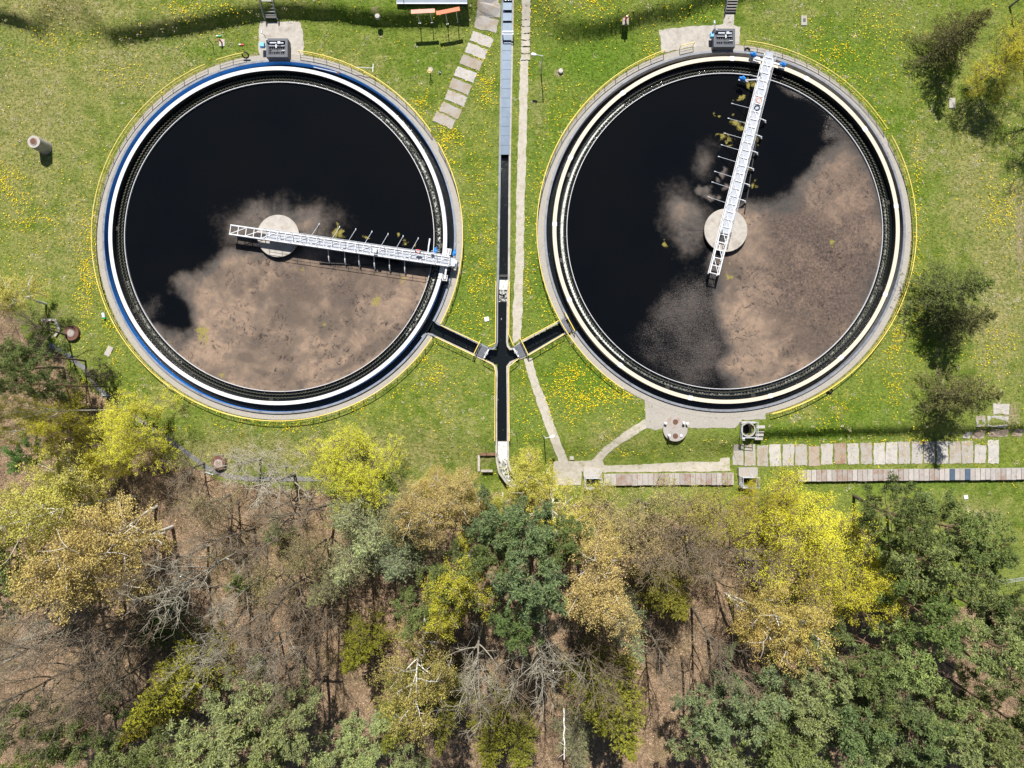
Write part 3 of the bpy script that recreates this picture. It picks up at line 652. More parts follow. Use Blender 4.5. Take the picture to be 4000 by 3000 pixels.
# ------------------------------------------------------------------ rotating scraper bridges
def bridge(inner, deck_start, outer, label, arms_side, arm_t, rod_t, side):
    """runs along local +x from the inner tip to the outer end; z = 0 ground"""
    a = P(*inner, 2.0); b = P(*outer, 2.0); d = b - a; L = math.hypot(d.x, d.y); rz = math.atan2(d.y, d.x)
    ds = P(*deck_start, 2.0); xs = math.hypot(ds.x - a.x, ds.y - a.y)
    root = empty('scraper_bridge', (a.x, a.y, 0), label, 'bridge', 'rotating scraper bridges', rz)
    W = 1.16; hw = W / 2
    for s in (-1, 1):
        m = MB(); y = s * hw
        m.box((L / 2, y, 1.96), (L, 0.15, 0.10)); m.box((L / 2, y, 1.22), (L, 0.13, 0.09)); m.box((L / 2, y, 1.58), (L - 0.02, 0.03, 0.66))
        m.build('girder', M['white'], root)
    m = MB(); n = int(L / 1.0)
    for i in range(n + 1):
        x = 0.06 + (L - 0.12) * i / n; m.bar((x, -hw, 1.93), (x, hw, 1.93), 0.09, 0.07)
    for i in range(0, n - 1, 2):
        x0 = 0.06 + (L - 0.12) * i / n; x1 = 0.06 + (L - 0.12) * (i + 2) / n; s = 1 if (i // 2) % 2 else -1
        m.bar((x0, -hw * 0.9, 1.925), (x1, hw * 0.9, 1.925), 0.07, 0.05)
    m.build('bracing', M['white'], root)
    m = MB(); nb = int((W - 0.2) / 0.085)  # dense bearing bars
    for i in range(nb + 1):
        y = -hw + 0.10 + i * 0.085; m.box(((xs + L) / 2, y, 1.85), (L - xs, 0.066, 0.04))
    for i in range(int((L - xs) / 0.45)): m.box((xs + 0.2 + i * 0.45, 0, 1.84), (0.03, W - 0.2, 0.035))
    m.build('deck_grating', M['steel'], root)
    for s in (-1, 1):
        y = s * (hw + 0.02); m = MB()
        m.tube([(xs, y, 3.08), (L, y, 3.08)], 0.035, 6); m.tube([(xs, y, 2.55), (L, y, 2.55)], 0.022, 5)
        hr = m.build('handrail', M['steel'], root)
        for i in range(int((L - xs) / 1.6) + 1):
            m = MB(); x = xs + 0.03 + i * (L - xs - 0.06) / int((L - xs) / 1.6); m.tube([(x, y, 1.99), (x, y, 3.08)], 0.028, 5); m.build('post', M['steel'], hr)
    m = MB(); m.box((L + 0.35, 0, 1.75), (0.7, 1.0, 0.05)); m.box((L + 0.75, 0, 1.0), (0.25, 1.0, 0.05)); m.bar((L, hw, 1.9), (L + 0.9, hw, 0.4), 0.06, 0.1); m.bar((L, -hw, 1.9), (L + 0.9, -hw, 0.4), 0.06, 0.1)
    for i in range(6): m.box((L + 0.1 + i * 0.13, 0, 1.79), (0.03, 1.0, 0.03))
    m.build('access_step', M['steel'], root)
    # scum skimmer: arms hanging from one girder down to a dark boom on the water
    sg = arms_side
    for t in arm_t:
        x = t * L; m = MB(); m.bar((x, sg * (hw + 0.05), 1.35), (x + 0.12, sg * (hw + 1.35), 0.75), 0.09, 0.09); m.bar((x + 0.08, sg * (hw + 0.9), 0.95), (x + 0.12, sg * (hw + 1.5), 0.2), 0.15, 0.15)
        m.build('skimmer_arm', M['white'], root)
    m = MB(); m.bar((arm_t[0] * L - 1.2, sg * (hw + 1.75), 0.10), (0.93 * L, sg * (hw + 0.15), 0.14), 0.13, 0.26); m.build('skimmer_boom', M['black'], root)
    for t in rod_t:
        x = t * L; m = MB(); m.tube([(x, -sg * hw, 1.2), (x + 0.55, -sg * (hw + 2.1), 0.04)], 0.03, 5); m.box((x + 0.55, -sg * (hw + 2.1), 0.05), (0.10, 0.25, 0.08)); m.build('scraper_rod', M['steel'], root)
    # end carriage on the wheel track
    xc = L - 0.35
    m = MB(); m.bar((xc, -hw - 1.7, 1.45), (xc, hw + 1.0, 1.45), 0.22, 0.22); m.build('end_carriage', M['white'], root)
    for (y, mat2) in ((-hw - 1.5, 0), (hw + 0.75, 1)):
        m = MB(); m.tube([(xc - 0.12, y, 1.06), (xc + 0.12, y, 1.06)], 0.23, 16); w = m.build('track_wheel', M['wheel'], root)
        m = MB(); m.box((xc - 0.26, y, 1.2), (0.10, 0.75, 0.45)); m.box((xc + 0.26, y, 1.2), (0.10, 0.75, 0.45)); m.box((xc, y - 0.33, 1.36), (0.6, 0.08, 0.1)); m.box((xc, y + 0.33, 1.36), (0.6, 0.08, 0.1)); m.build('wheel_fork', M['white'], w)
    for (x, y) in ((xc + 0.75, hw + 0.65), (xc - 1.7, hw + 0.55)) if side == 'L' else ((xc + 0.45, hw + 1.3), (xc - 2.9, hw + 1.9), (xc + 0.1, -hw - 1.5)):
        m = MB(); m.tube([(x, y - 0.35, 1.5), (x, y - 0.05, 1.5), (x, y + 0.1, 1.5), (x, y + 0.45, 1.5)], [0.21, 0.24, 0.2, 0.17], 12); m.box((x + 0.12, y, 1.72), (0.22, 0.24, 0.16)); m.box((x, y, 1.2), (0.3, 0.4, 0.2)); m.build('drive_motor', M['motor'], root)
    m = MB(); m.box((xc - 1.9, -sg * (hw + 0.05), 2.2), (0.35, 0.22, 0.5)); m.build('control_box', M['white'], root)
    m = MB(); m.bar((xc - 2.6, hw, 1.6), (xc - 2.75, hw + 1.9, 0.55), 0.14, 0.14); m.box((xc - 2.75, hw + 1.6, 0.6), (0.18, 1.2, 0.16)); m.tube([(xc - 2.2, hw + 0.5, 1.4), (xc - 1.6, hw + 0.9, 0.3)], 0.06, 6); m.build('launder_brush', M['steel'], root)
    if side == 'L':
        m = MB(); m.box((0.665 * L, -0.1, 2.35), (0.45, 0.5, 0.75)); m.build('switch_cabinet', M['white'], root)
    return root, L, rz, a, hw

BL = bridge((897, 896), (1038, 910), (1756, 1021), 'white rotating bridge lying nearly level across the tank with the white track', -1, [0.445, 0.52, 0.585, 0.655, 0.725, 0.795], [0.355, 0.45, 0.525, 0.60, 0.675, 0.745, 0.815], 'L')
BR = bridge((2790, 1070), (2836, 912), (3004, 222), 'grey white rotating bridge pointing up the photo over the tank with the cream track', -1, [0.36, 0.435, 0.51, 0.585, 0.66, 0.735], [0.33, 0.40, 0.45, 0.52, 0.575, 0.63, 0.70, 0.77], 'R')

def ring_thing(name, label, cat, loc, R, r, mat, tilt=(0, 0), group=None, bands=None):
    o = empty(name, loc, label, cat, group); m = MB(); M3 = Matrix.Rotation(tilt[0], 3, 'X') @ Matrix.Rotation(tilt[1], 3, 'Y')
    m.tube([M3 @ Vector((R * math.cos(2 * math.pi * i / 24), R * math.sin(2 * math.pi * i / 24), 0)) for i in range(24)], r, 8, closed=True)
    m.build('ring', mat, o, smooth=True)
    if bands:
        m = MB()
        for q in range(4):
            a = q * math.pi / 2 + 0.5
            m.tube([M3 @ Vector((R * math.cos(a + u), R * math.sin(a + u), 0)) for u in (-0.14, 0, 0.14)], r * 1.06, 8)
        m.build('band', bands, o)
    return o
ring_thing('life_buoy', 'faded red and white life buoy hung on the upright bridge', 'life buoy', P(2965, 391, 2.75), 0.33, 0.085, M['pink'], (0.15, 0.1), 'life buoys on the bridges', M['white'])
ring_thing('life_buoy', 'bright red life buoy hung on the level bridge', 'life buoy', P(1633, 982, 2.7), 0.33, 0.08, M['red'], (1.15, 0), 'life buoys on the bridges', M['white'])
# ------------------------------------------------------------------ concrete channels
def W2(p, z=0.0): q = P(p[0], p[1], z); return (q.x, q.y)
ch = empty('water_channel', (P(1966, 1400).x, P(1966, 1400).y, 0), 'long straight concrete channel running between the two tanks with a side arm to each', 'channel')
o0 = Vector((ch.location.x, ch.location.y))
def chwall(name, pts, w, z0, z1, mat, cat='wall'):
    m = MB(); f1 = z1 if not callable(z1) else (lambda x, y: z1(x + o0.x, y + o0.y))
    m.wall([(W2(p)[0] - o0.x, W2(p)[1] - o0.y) for p in pts], w, z0, f1); return m.build(name, mat, ch)
top = lambda x, y: max(0.10, gz(x, y) + 0.10)
def seg(pts, n=12):
    r = []
    for a, b in zip(pts[:-1], pts[1:]):
        k = max(1, int(math.hypot(b[0] - a[0], b[1] - a[1]) / 40)); r += [(a[0] + (b[0] - a[0]) * i / k, a[1] + (b[1] - a[1]) * i / k) for i in range(k)]
    return r + [pts[-1]]
WT = 0.27
chwall('wall', seg([(1964, -60), (1953, 595), (1951, 750), (1945, 1080), (1942, 1150), (1941, 1335), (1937, 1352), (1928, 1362), (1908, 1361), (1874, 1343), (1727, 1272)]), WT, -2.2, top, M['greywall'])
chwall('wall', seg([(2005, -60), (1992, 595), (1990, 750), (1988, 1080), (1984, 1150), (1981, 1335), (1984, 1352), (1992, 1363), (2004, 1362), (2038, 1335), (2182, 1258)]), WT, -2.2, top, M['concrete'])
chwall('wall', seg([(1703, 1316), (1858, 1389), (1884, 1402), (1922, 1421), (1936, 1434), (1940, 1450), (1938, 1600), (1938, 1725), (1941, 1800), (1950, 1845), (1978, 1884), (2020, 1920)]), WT, -2.2, top, M['concrete'])
chwall('wall', seg([(2204, 1304), (2061, 1388), (2028, 1401), (1994, 1416), (1982, 1432), (1982, 1450), (1984, 1600), (1984, 1725), (1985, 1800), (1992, 1832), (2020, 1866), (2060, 1900)]), WT, -2.2, top, M['concrete'])
# rounded mouths into the tanks' outer channels
chwall('mouth_wall', [(1727, 1272), (1712, 1266), (1702, 1258), (1697, 1248)], 0.24, -2.2, 0.12, M['greywall'])
chwall('mouth_wall', [(1703, 1316), (1690, 1308), (1674, 1304), (1658, 1308), (1648, 1318)], 0.24, -2.2, 0.12, M['greywall'])
chwall('mouth_wall', [(2182, 1258), (2200, 1246), (2206, 1238)], 0.24, -2.2, 0.12, M['greywall'])
chwall('mouth_wall', [(2204, 1304), (2236, 1292), (2246, 1300)], 0.24, -2.2, 0.12, M['greywall'])
# drop sill where the water falls white
m = MB(); p = P(1967, 1075); m.box((p.x - o0.x, p.y - o0.y, -0.62), (1.25, 0.3, 0.3)); m.build('drop_sill', M['darkwall'], ch)
def sheet(name, poly, z, mat, label, cat, kind='structure'):
    m = MB(); m.prism([W2(q) for q in poly], z - 0.3, z); return tag(m.build(name, mat), label, cat, kind=kind)
sheet('channel_water', [(1958, -60), (2008, -60), (1993, 600), (1988, 1082), (1945, 1082), (1952, 600)], -0.55, M['chwater'], 'dark water in the upper reach of the straight channel', 'water')
sheet('channel_water', [(1988, 1125), (1982, 1340), (1983, 1440), (1984, 1722), (1938, 1722), (1940, 1440), (1940, 1340), (1943, 1125)], -0.95, M['chwater'], 'dark flecked water in the lower reach of the straight channel', 'water')
sheet('channel_water', [(1690, 1258), (1727, 1273), (1910, 1362), (1941, 1362), (1941, 1425), (1920, 1424), (1703, 1317), (1672, 1305)], -0.955, M['chwater'], 'dark water in the side arm from the white rimmed tank', 'water')
sheet('channel_water', [(2236, 1240), (2182, 1258), (2005, 1362), (1981, 1362), (1981, 1425), (1996, 1420), (2204, 1304), (2246, 1298)], -0.955, M['chwater'], 'dark water in the side arm from the cream rimmed tank', 'water')
sheet('white_water', [(1987, 1082), (1986, 1128), (1943, 1128), (1946, 1082)], -0.90, M['foam'], 'white water tumbling over the drop in the channel', 'water')
sheet('white_water', [(1986, 1128), (1984, 1176), (1942, 1176), (1943, 1128)], -0.93, m_chwater('broken_foam', 1.0, 0.47), 'broken foam just below the drop in the channel', 'water')
sheet('white_water', [(1984, 1722), (1985, 1800), (1941, 1800), (1938, 1722)], -1.2, M['foam'], 'foaming white water at the lower end of the channel', 'water')
sheet('white_water', [(1985, 1800), (1992, 1832), (2020, 1866), (2060, 1900), (2020, 1920), (1978, 1884), (1950, 1845), (1941, 1800)], -1.25, m_chwater('broken_foam_end', 1.0, 0.44), 'broken foam on the curving end of the channel', 'water')
# blue grey grating over the upper reach
gr = empty('channel_grating', (P(1975, 300).x, P(1975, 300).y, 0), 'long blue grey grating covering the upper reach of the straight channel', 'grating')
for i in range(17):
    y0 = -25 + i * 37; y1 = y0 + 36
    if y0 > 592: break
    xa = lambda y: 1984 - (y + 60) * 11 / 655
    zt = lambda x, y: 0.24 + max(0, gz(x, y))
    m = MB(); pts = [(xa(y0) - 17, y0), (xa(y0) + 17, y0), (xa(y1) + 17, y1), (xa(y1) - 17, y1)]
    q = [(P(a, b, 0.3).x - gr.location.x, P(a, b, 0.3).y - gr.location.y) for a, b in pts]
    z = max(gz(*W2((xa(y0), y0))), gz(*W2((xa(y1), y1)))) + 0.13
    m.prism(q, z, z + 0.07); m.build('grating_panel', M['chgrate'], gr)
sg = empty('sluice_gate', P(1984, 130, 0.9), 'white sluice gate frame standing across the blue grey grating', 'sluice gate')
m = MB(); m.box((0, 0.05, 0.85), (1.40, 0.17, 0.16)); m.build('crossbeam', M['white'], sg)
m = MB(); m.box((0, -0.30, 0.85), (1.30, 0.07, 0.10)); m.build('lower_beam', M['white'], sg)
for s in (-1, 1):
    m = MB(); m.box((s * 0.66, -0.15, 0.0), (0.12, 0.3, 1.7)); m.build('upright', M['steel'], sg)
sg.location.z = 0.35

def gateset(poly, gate, label, glabel):
    c = Vector((sum(W2(p)[0] for p in poly) / 4, sum(W2(p)[1] for p in poly) / 4, 0))
    g = empty('grating_platform', c, label, 'grating', 'dark grating platforms over the channel arms')
    q = [(W2(p)[0] - c.x, W2(p)[1] - c.y) for p in poly]
    m = MB(); m.prism(q, 0.13, 0.19)
    m.build('grating_panel', M['grating'], g)
    m = MB()
    for i in range(14):
        u = (i + 0.5) / 14; a = Vector(q[0]).lerp(Vector(q[1]), u); b = Vector(q[3]).lerp(Vector(q[2]), u); m.bar((a.x, a.y, 0.205), (b.x, b.y, 0.205), 0.035, 0.03)
    m.build('grating_bar', M['greywall'], g)
    if gate:
        (a, b) = gate; A = P(*a, 0.6); B = P(*b, 0.6); mid = (A + B) / 2
        s = empty('sluice_gate', (mid.x, mid.y, 0), glabel, 'sluice gate', 'sluice gates at the channel arms'); A -= Vector((mid.x, mid.y, 0)); B -= Vector((mid.x, mid.y, 0))
        m = MB(); m.bar((A.x, A.y, 0.62), (B.x, B.y, 0.62), 0.18, 0.12); m.build('head_beam', M['white'], s)
        m = MB(); m.bar((A.x, A.y, -0.3), (B.x, B.y, -0.3), 0.08, 1.5); m.build('gate_leaf', M['steel'], s)
        m = MB(); d = (B - A).normalized() * 0.22; m.tube([(0, 0, 0.6), (0, 0, 1.15)], 0.04, 8)
        m.tube([(0.2 * math.cos(t * math.pi / 6), 0.2 * math.sin(t * math.pi / 6), 1.1) for t in range(12)], 0.025, 5, closed=True); m.bar((-0.2, 0, 1.1), (0.2, 0, 1.1), 0.03, 0.03); m.build('handwheel', M['steel'], s)
gateset([(1873, 1345), (1907, 1361), (1886, 1400), (1856, 1386)], ((1909, 1364), (1891, 1398)), 'dark grating platform at the end of the left channel arm', 'white sluice gate at the end of the left channel arm')
gateset([(2040, 1335), (2006, 1357), (2028, 1400), (2060, 1386)], ((2004, 1358), (2026, 1394)), 'dark grating platform where the right channel arm meets the straight channel', 'white sluice gate at the end of the right channel arm')
gateset([(2184, 1260), (2204, 1242), (2240, 1291), (2210, 1302)], None, 'dark grating platform beside the cream rimmed tank', '')

# ------------------------------------------------------------------ railings (yellow)
def railing(pts, label, spacing=1.74, ends=True, h=1.08, group='yellow railings'):
    """pts: photo px of the foot line; every railing run is one thing"""
    w = [G(*p) for p in pts]; c = w[len(w) // 2].copy()
    r = empty('railing', c, label, 'railing', group)
    L = [0.0]
    for a, b in zip(w[:-1], w[1:]): L.append(L[-1] + (b - a).length)
    def at(s):
        for i in range(len(w) - 1):
            if s <= L[i + 1] + 1e-6: return w[i].lerp(w[i + 1], (s - L[i]) / max(1e-6, L[i + 1] - L[i])) - c
        return w[-1] - c
    n = max(1, int(round(L[-1] / spacing))); ss = [L[-1] * i / n for i in range(n + 1)]
    base = [at(s) for s in ss]
    allp = sorted(set([round(x, 3) for x in ss] + [round(x, 3) for x in L])); fine = [at(s) for s in allp]
    m = MB(); m.tube([p + Vector((0, 0, h)) for p in fine], 0.055, 6); m.build('handrail', M['yellow'], r)
    m = MB(); m.tube([p + Vector((0, 0, h * 0.52)) for p in fine], 0.020, 5); m.build('knee_rail', M['yellow'], r)
    for p in base:
        m = MB(); m.tube([p + Vector((0, 0, -0.1)), p + Vector((0, 0, h - 0.01))], 0.042, 6); m.build('post', M['yellow'], r)
    return r
def arc(c, R, a0, a1, st=2.0):
    n = max(2, int(abs(a1 - a0) / st)); return [(c[0] + R * math.cos(math.radians(a0 + (a1 - a0) * i / n)), c[1] - R * math.sin(math.radians(a0 + (a1 - a0) * i / n))) for i in range(n + 1)]
RL, RR_ = 717, 733
railing(arc(LC, RL, 100.5, 109), 'short yellow railing left of the dark pump box of the white rimmed tank')
railing(arc(LC, RL, 113, 326.5), 'long yellow railing round the left and lower sides of the white rimmed tank')
railing(arc(LC, RL, 331.5, 390), 'yellow railing along the right side of the white rimmed tank')
railing(arc(LC, RL, 34, 83.5), 'yellow railing over the upper right of the white rimmed tank')
railing([(2653, 193), (2706, 180)], 'shortest yellow railing piece by the concrete apron of the cream rimmed tank')
railing(arc(RC, RR_, 109, 237), 'long yellow railing round the left side of the cream rimmed tank')
railing(arc(RC, RR_, 84, 32), 'yellow railing over the upper right of the cream rimmed tank')
railing(arc(RC, RR_, 29.5, -76), 'yellow railing round the right and lower right of the cream rimmed tank')
railing([(1938, 1106), (1937, 1200), (1936, 1342), (1908, 1354)], 'yellow railing on the left edge of the straight channel below the drop')
railing([(1990, 1106), (1988, 1310), (2006, 1352)], 'yellow railing on the right edge of the straight channel below the drop')
railing([(1726, 1274), (1871, 1340)], 'yellow railing on the upper edge of the left channel arm')
railing([(1703, 1319), (1854, 1391)], 'yellow railing on the lower edge of the left channel arm')
railing([(1878, 1332), (1849, 1391)], 'yellow railing crossing the end of the left channel arm', 1.0)
railing([(1886, 1404), (1930, 1428), (1935, 1450), (1933, 1720)], 'yellow railing along the lower left edge of the straight channel')
railing([(2180, 1256), (2040, 1331)], 'yellow railing on the upper edge of the right channel arm')
railing([(2202, 1307), (2064, 1389)], 'yellow railing on the lower edge of the right channel arm')
railing([(2032, 1324), (2063, 1388)], 'yellow railing crossing the end of the right channel arm', 1.0)
railing([(2026, 1402), (1989, 1432), (1988, 1450), (1990, 1720)], 'yellow railing along the lower right edge of the straight channel')
railing([(2205, 1225), (2243, 1295)], 'yellow railing on the tank edge of the dark grating beside the cream rimmed tank', 1.2)

# ------------------------------------------------------------------ paths, slabs, aprons
def drape(name, poly, mat, label, cat='path', dz=0.035, n=None, kind='structure', step=0.5):
    """thin sheet over the ground: the outline is cut into strips that follow the slope"""
    w = [Vector((W2(p)[0], W2(p)[1])) for p in poly]
    import bmesh
    bm = bmesh.new(); f = bm.faces.new([bm.verts.new((p.x, p.y, 0)) for p in w]); bmesh.ops.recalc_face_normals(bm, faces=bm.faces)
    lo = [min(p.x for p in w), min(p.y for p in w)]; hi = [max(p.x for p in w), max(p.y for p in w)]
    for ax in (0, 1):
        v = lo[ax] + step
        while v < hi[ax]:
            co = [0, 0, 0]; no = [0, 0, 0]; co[ax] = v; no[ax] = 1
            bmesh.ops.bisect_plane(bm, geom=bm.verts[:] + bm.edges[:] + bm.faces[:], plane_co=co, plane_no=no); v += step
    ex = bmesh.ops.extrude_face_region(bm, geom=bm.faces[:])
    tv = [g for g in ex['geom'] if isinstance(g, bmesh.types.BMVert)]; ts = set(tv)
    for v in bm.verts:
        z = gz(v.co.x, v.co.y); v.co.z = z + dz if v in ts else z - 0.25
    bmesh.ops.recalc_face_normals(bm, faces=bm.faces)
    me = bpy.data.meshes.new(name); bm.to_mesh(me); bm.free()
    return tag(link_mesh(name, me, mat), label, cat, kind=kind)
def wobble(poly, amp=1.6, st=9):
    r = []; n = len(poly)
    for i in range(n):
        a, b = poly[i], poly[(i + 1) % n]; L = math.hypot(b[0] - a[0], b[1] - a[1]); k = max(1, int(L / st))
        for j in range(k):
            t = j / k; r.append((a[0] + (b[0] - a[0]) * t + rnd.uniform(-amp, amp), a[1] + (b[1] - a[1]) * t + rnd.uniform(-amp, amp)))
    return r
drape('narrow_path', wobble([(2032, 232), (2065, 232), (2058, 500), (2050, 800), (2046, 1000), (2042, 1200), (2034, 1322), (2004, 1342), (2002, 1240), (2014, 1000), (2018, 750), (2026, 500)], 2.2, 14), M['pathpave'], 'narrow pale paved path running beside the straight channel')
drape('narrow_path', wobble([(2046, 1402), (2078, 1400), (2100, 1480), (2140, 1580), (2180, 1700), (2222, 1806), (2184, 1808), (2140, 1690), (2100, 1580), (2068, 1480)], 2.0, 14), M['pathpave'], 'narrow pale path slanting down to the covered channel')
drape('narrow_path', wobble([(2519, 1636), (2524, 1672), (2460, 1712), (2400, 1750), (2356, 1802), (2312, 1802), (2370, 1740), (2430, 1695), (2480, 1662)], 2.0, 14), M['pathpave'], 'short pale path slanting from the cream rimmed tank to the covered channel')
drape('apron', wobble([(1016, 86), (1172, 84), (1186, 130), (1184, 214), (1160, 222), (1020, 222), (1008, 200), (1012, 120)], 2.5, 12), M['concrete'], 'pale concrete apron behind the dark box of the white rimmed tank', 'pavement')
drape('apron', wobble([(2574, 118), (2700, 104), (2824, 96), (2828, 52), (2866, 52), (2868, 96), (2892, 106), (2888, 176), (2700, 184), (2586, 206)], 2.5, 12), M['concrete'], 'pale concrete apron beside the dark box of the cream rimmed tank', 'pavement')
drape('pavement', wobble([(2518, 1558), (2600, 1592), (2720, 1615), (2830, 1624), (2960, 1612), (2990, 1604), (2990, 1638), (2900, 1640), (2872, 1672), (2700, 1672), (2620, 1665), (2560, 1680), (2524, 1672)], 2.0, 14), M['paving'], 'grey block paving below the cream rimmed tank', 'pavement')
drape('pavement', wobble([(2162, 1805), (2358, 1801), (2364, 1822), (2520, 1818), (2700, 1808), (2822, 1808), (2824, 1793), (2862, 1792), (2864, 1845), (2366, 1849), (2276, 1846), (2274, 1900), (2164, 1900)], 1.5, 14), M['pathpave'], 'pale paved strip on the upper side of the covered channel', 'pavement', 0.05)

def slab(px, py, lx, ly, ang, label, group, mat='slab', name='concrete_slab', th=0.05, z=None):
    g = G(px, py); rz = math.radians(-ang)
    m = MB(); n = 10; hx, hy = lx / 2, ly / 2; poly = []
    for (a, b) in (((-hx, -hy), (hx, -hy)), ((hx, -hy), (hx, hy)), ((hx, hy), (-hx, hy)), ((-hx, hy), (-hx, -hy))):
        for j in range(6):
            t = j / 6; poly.append((a[0] + (b[0] - a[0]) * t + rnd.uniform(-0.07, 0.07), a[1] + (b[1] - a[1]) * t + rnd.uniform(-0.07, 0.07)))
    c, s = math.cos(rz), math.sin(rz)
    zf = (lambda x, y: gz(g.x + c * x - s * y, g.y + s * x + c * y) - g.z)
    m.prism(poly, lambda x, y: zf(x, y) - 0.3, lambda x, y: zf(x, y) + th)
    o = m.build(name, M[mat]); o.location = g; o.rotation_euler = (0, 0, rz); o.data.materials[0] = M[mat]
    return tag(o, label, 'slab', group)
sl = [(645, 2, 0, 130), (650, 62, 3, 142), (636, 150, 12, 140), (606, 246, 21, 134), (572, 316, 21, 130), (540, 388, 20, 130), (506, 462, 22, 128), (474, 538, 22, 130), (446, 610, 21, 130), (412, 684, 24, 128), (374, 746, 25, 132)]
for i, (x, y, a, l) in enumerate(sl):
    slab(1500 + x / 1.5875, y / 1.5875, l / 1.5875 / S, 1.33 + (0.28 if i in (1, 2) else 0.0), a, 'grey concrete slab, %s from the upper end of the slanting slab path' % ordn(i), 'slabs of the slanting slab path')
for i in range(10):
    slab(2055 - i * 0.15 - (1 if i > 4 else 0), -14 + i * 26.5, 1.12, 0.74, 0, 'small stepping slab beside the straight channel, %s from the upper end' % ordn(i), 'small stepping slabs beside the channel', 'pathpave', 'stepping_slab', 0.14)
rx = [(60, 615, 46, 86), (175, 612, 45, 84), (285, 612, 46, 86), (398, 622, 42, 80), (508, 605, 46, 84), (622, 600, 46, 84), (735, 602, 45, 84), (848, 600, 44, 84), (960, 602, 44, 86), (1067, 595, 46, 86), (1175, 595, 46, 88), (1288, 592, 46, 88), (1395, 590, 45, 88), (1505, 590, 45, 88), (1615, 590, 45, 88), (1722, 590, 46, 88), (1833, 605, 44, 74), (1945, 585, 43, 90)]
for i, (x, y, w, h) in enumerate(rx):
    slab(3000 + x / 2.212, 1500 + y / 2.212, w / S, h / S * rnd.uniform(0.97, 1.03), rnd.uniform(-2.5, 2.5), 'weathered road slab, %s from the left in the long row of slabs' % ordn(i + 3), 'road slabs in the long row', 'slab_rust' if i in (3, 5) else 'slab')
for i, (x, y, w, h) in enumerate([(1952, 610, 44, 84), (2056, 612, 44, 86), (2164, 620, 42, 82)]):
    slab(2000 + x / 2.212, 1500 + y / 2.212, w / S, h / S, 0, 'weathered road slab, %s from the left in the long row of slabs' % ordn(i), 'road slabs in the long row')
for (x, y, w, h, l) in ((2015, 215, 62, 40, 'pale slab lying crosswise, topmost of the small slab yard at the right'), (1985, 325, 80, 44, 'pale slab lying crosswise, second from the top of the small slab yard'), (1990, 422, 78, 30, 'worn slab lying crosswise, lowest in the middle column of the small slab yard'),
                        (1820, 432, 46, 36, 'worn slab half in tree shade at the left of the small slab yard'), (1838, 322, 36, 42, 'small pale slab at the left edge of the small slab yard, beside the tree'), (2152, 420, 40, 30, 'worn slab at the far right edge of the small slab yard'), (1720, 440, 30, 26, 'broken slab under the tree left of the small slab yard')):
    slab(3000 + x / 2.212, 1500 + y / 2.212, w / S, h / S, rnd.uniform(-2, 2), l, 'slabs of the small slab yard', 'slab_rust' if 'worn' in l else 'slab')
# covered channel: a low concrete trough with a row of loose cover slabs
def cover_row(x0, x1, yt, yb, n, first, group, z1, tilt=0.0, special=None):
    pw = (x1 - x0) / n
    for i in range(n):
        cx_ = x0 + (i + 0.5) * pw; yy = (yt + yb) / 2 + tilt * (cx_ - x0); c = P(cx_, yy, z1)
        m = MB(); w = pw / S - 0.035; h = (yb - yt) / S; m.box((0, 0, 0), (w, h + rnd.uniform(-0.05, 0.05), 0.14))
        mt = M['cover'] if not special or i not in special else M[special[i]]
        o = m.build('cover_slab', mt, bevel=0.012); o.location = (c.x, c.y + rnd.uniform(-0.02, 0.02), z1 - 0.07 + rnd.uniform(-0.012, 0.012)); o.rotation_euler = (rnd.uniform(-.006, .006), rnd.uniform(-.01, .01), rnd.uniform(-.008, .008) + tilt * -1)
        tag(o, first % ordn(i), 'cover slab', group)
cover_row(2366, 2862, 1851, 1897, 24, 'concrete cover slab of the rust stained stretch, %s from the left', 'cover slabs of the rust stained stretch', -0.78, -0.006)
cover_row(3130, 4010, 1836, 1881, 44, 'concrete cover slab of the grey stretch right of the big yellow tree, %s from the left', 'cover slabs of the grey stretch', -1.05, -0.008, {29: 'chgrate', 32: 'chgrate'})
tr = MB()
for (a, b, c, d, zz) in (((2360, 1852), (2866, 1847), (2866, 1894), (2360, 1898), -0.94), ((3118, 1838), (4040, 1828), (4040, 1872), (3118, 1880), -1.21)):
    tr.prism([(P(*q, zz).x, P(*q, zz).y) for q in (a, b, c, d)], -2.9, zz)
o = tr.build('channel_trough', M['concrete']); tag(o, 'low concrete trough carrying the rows of loose cover slabs', 'trough')
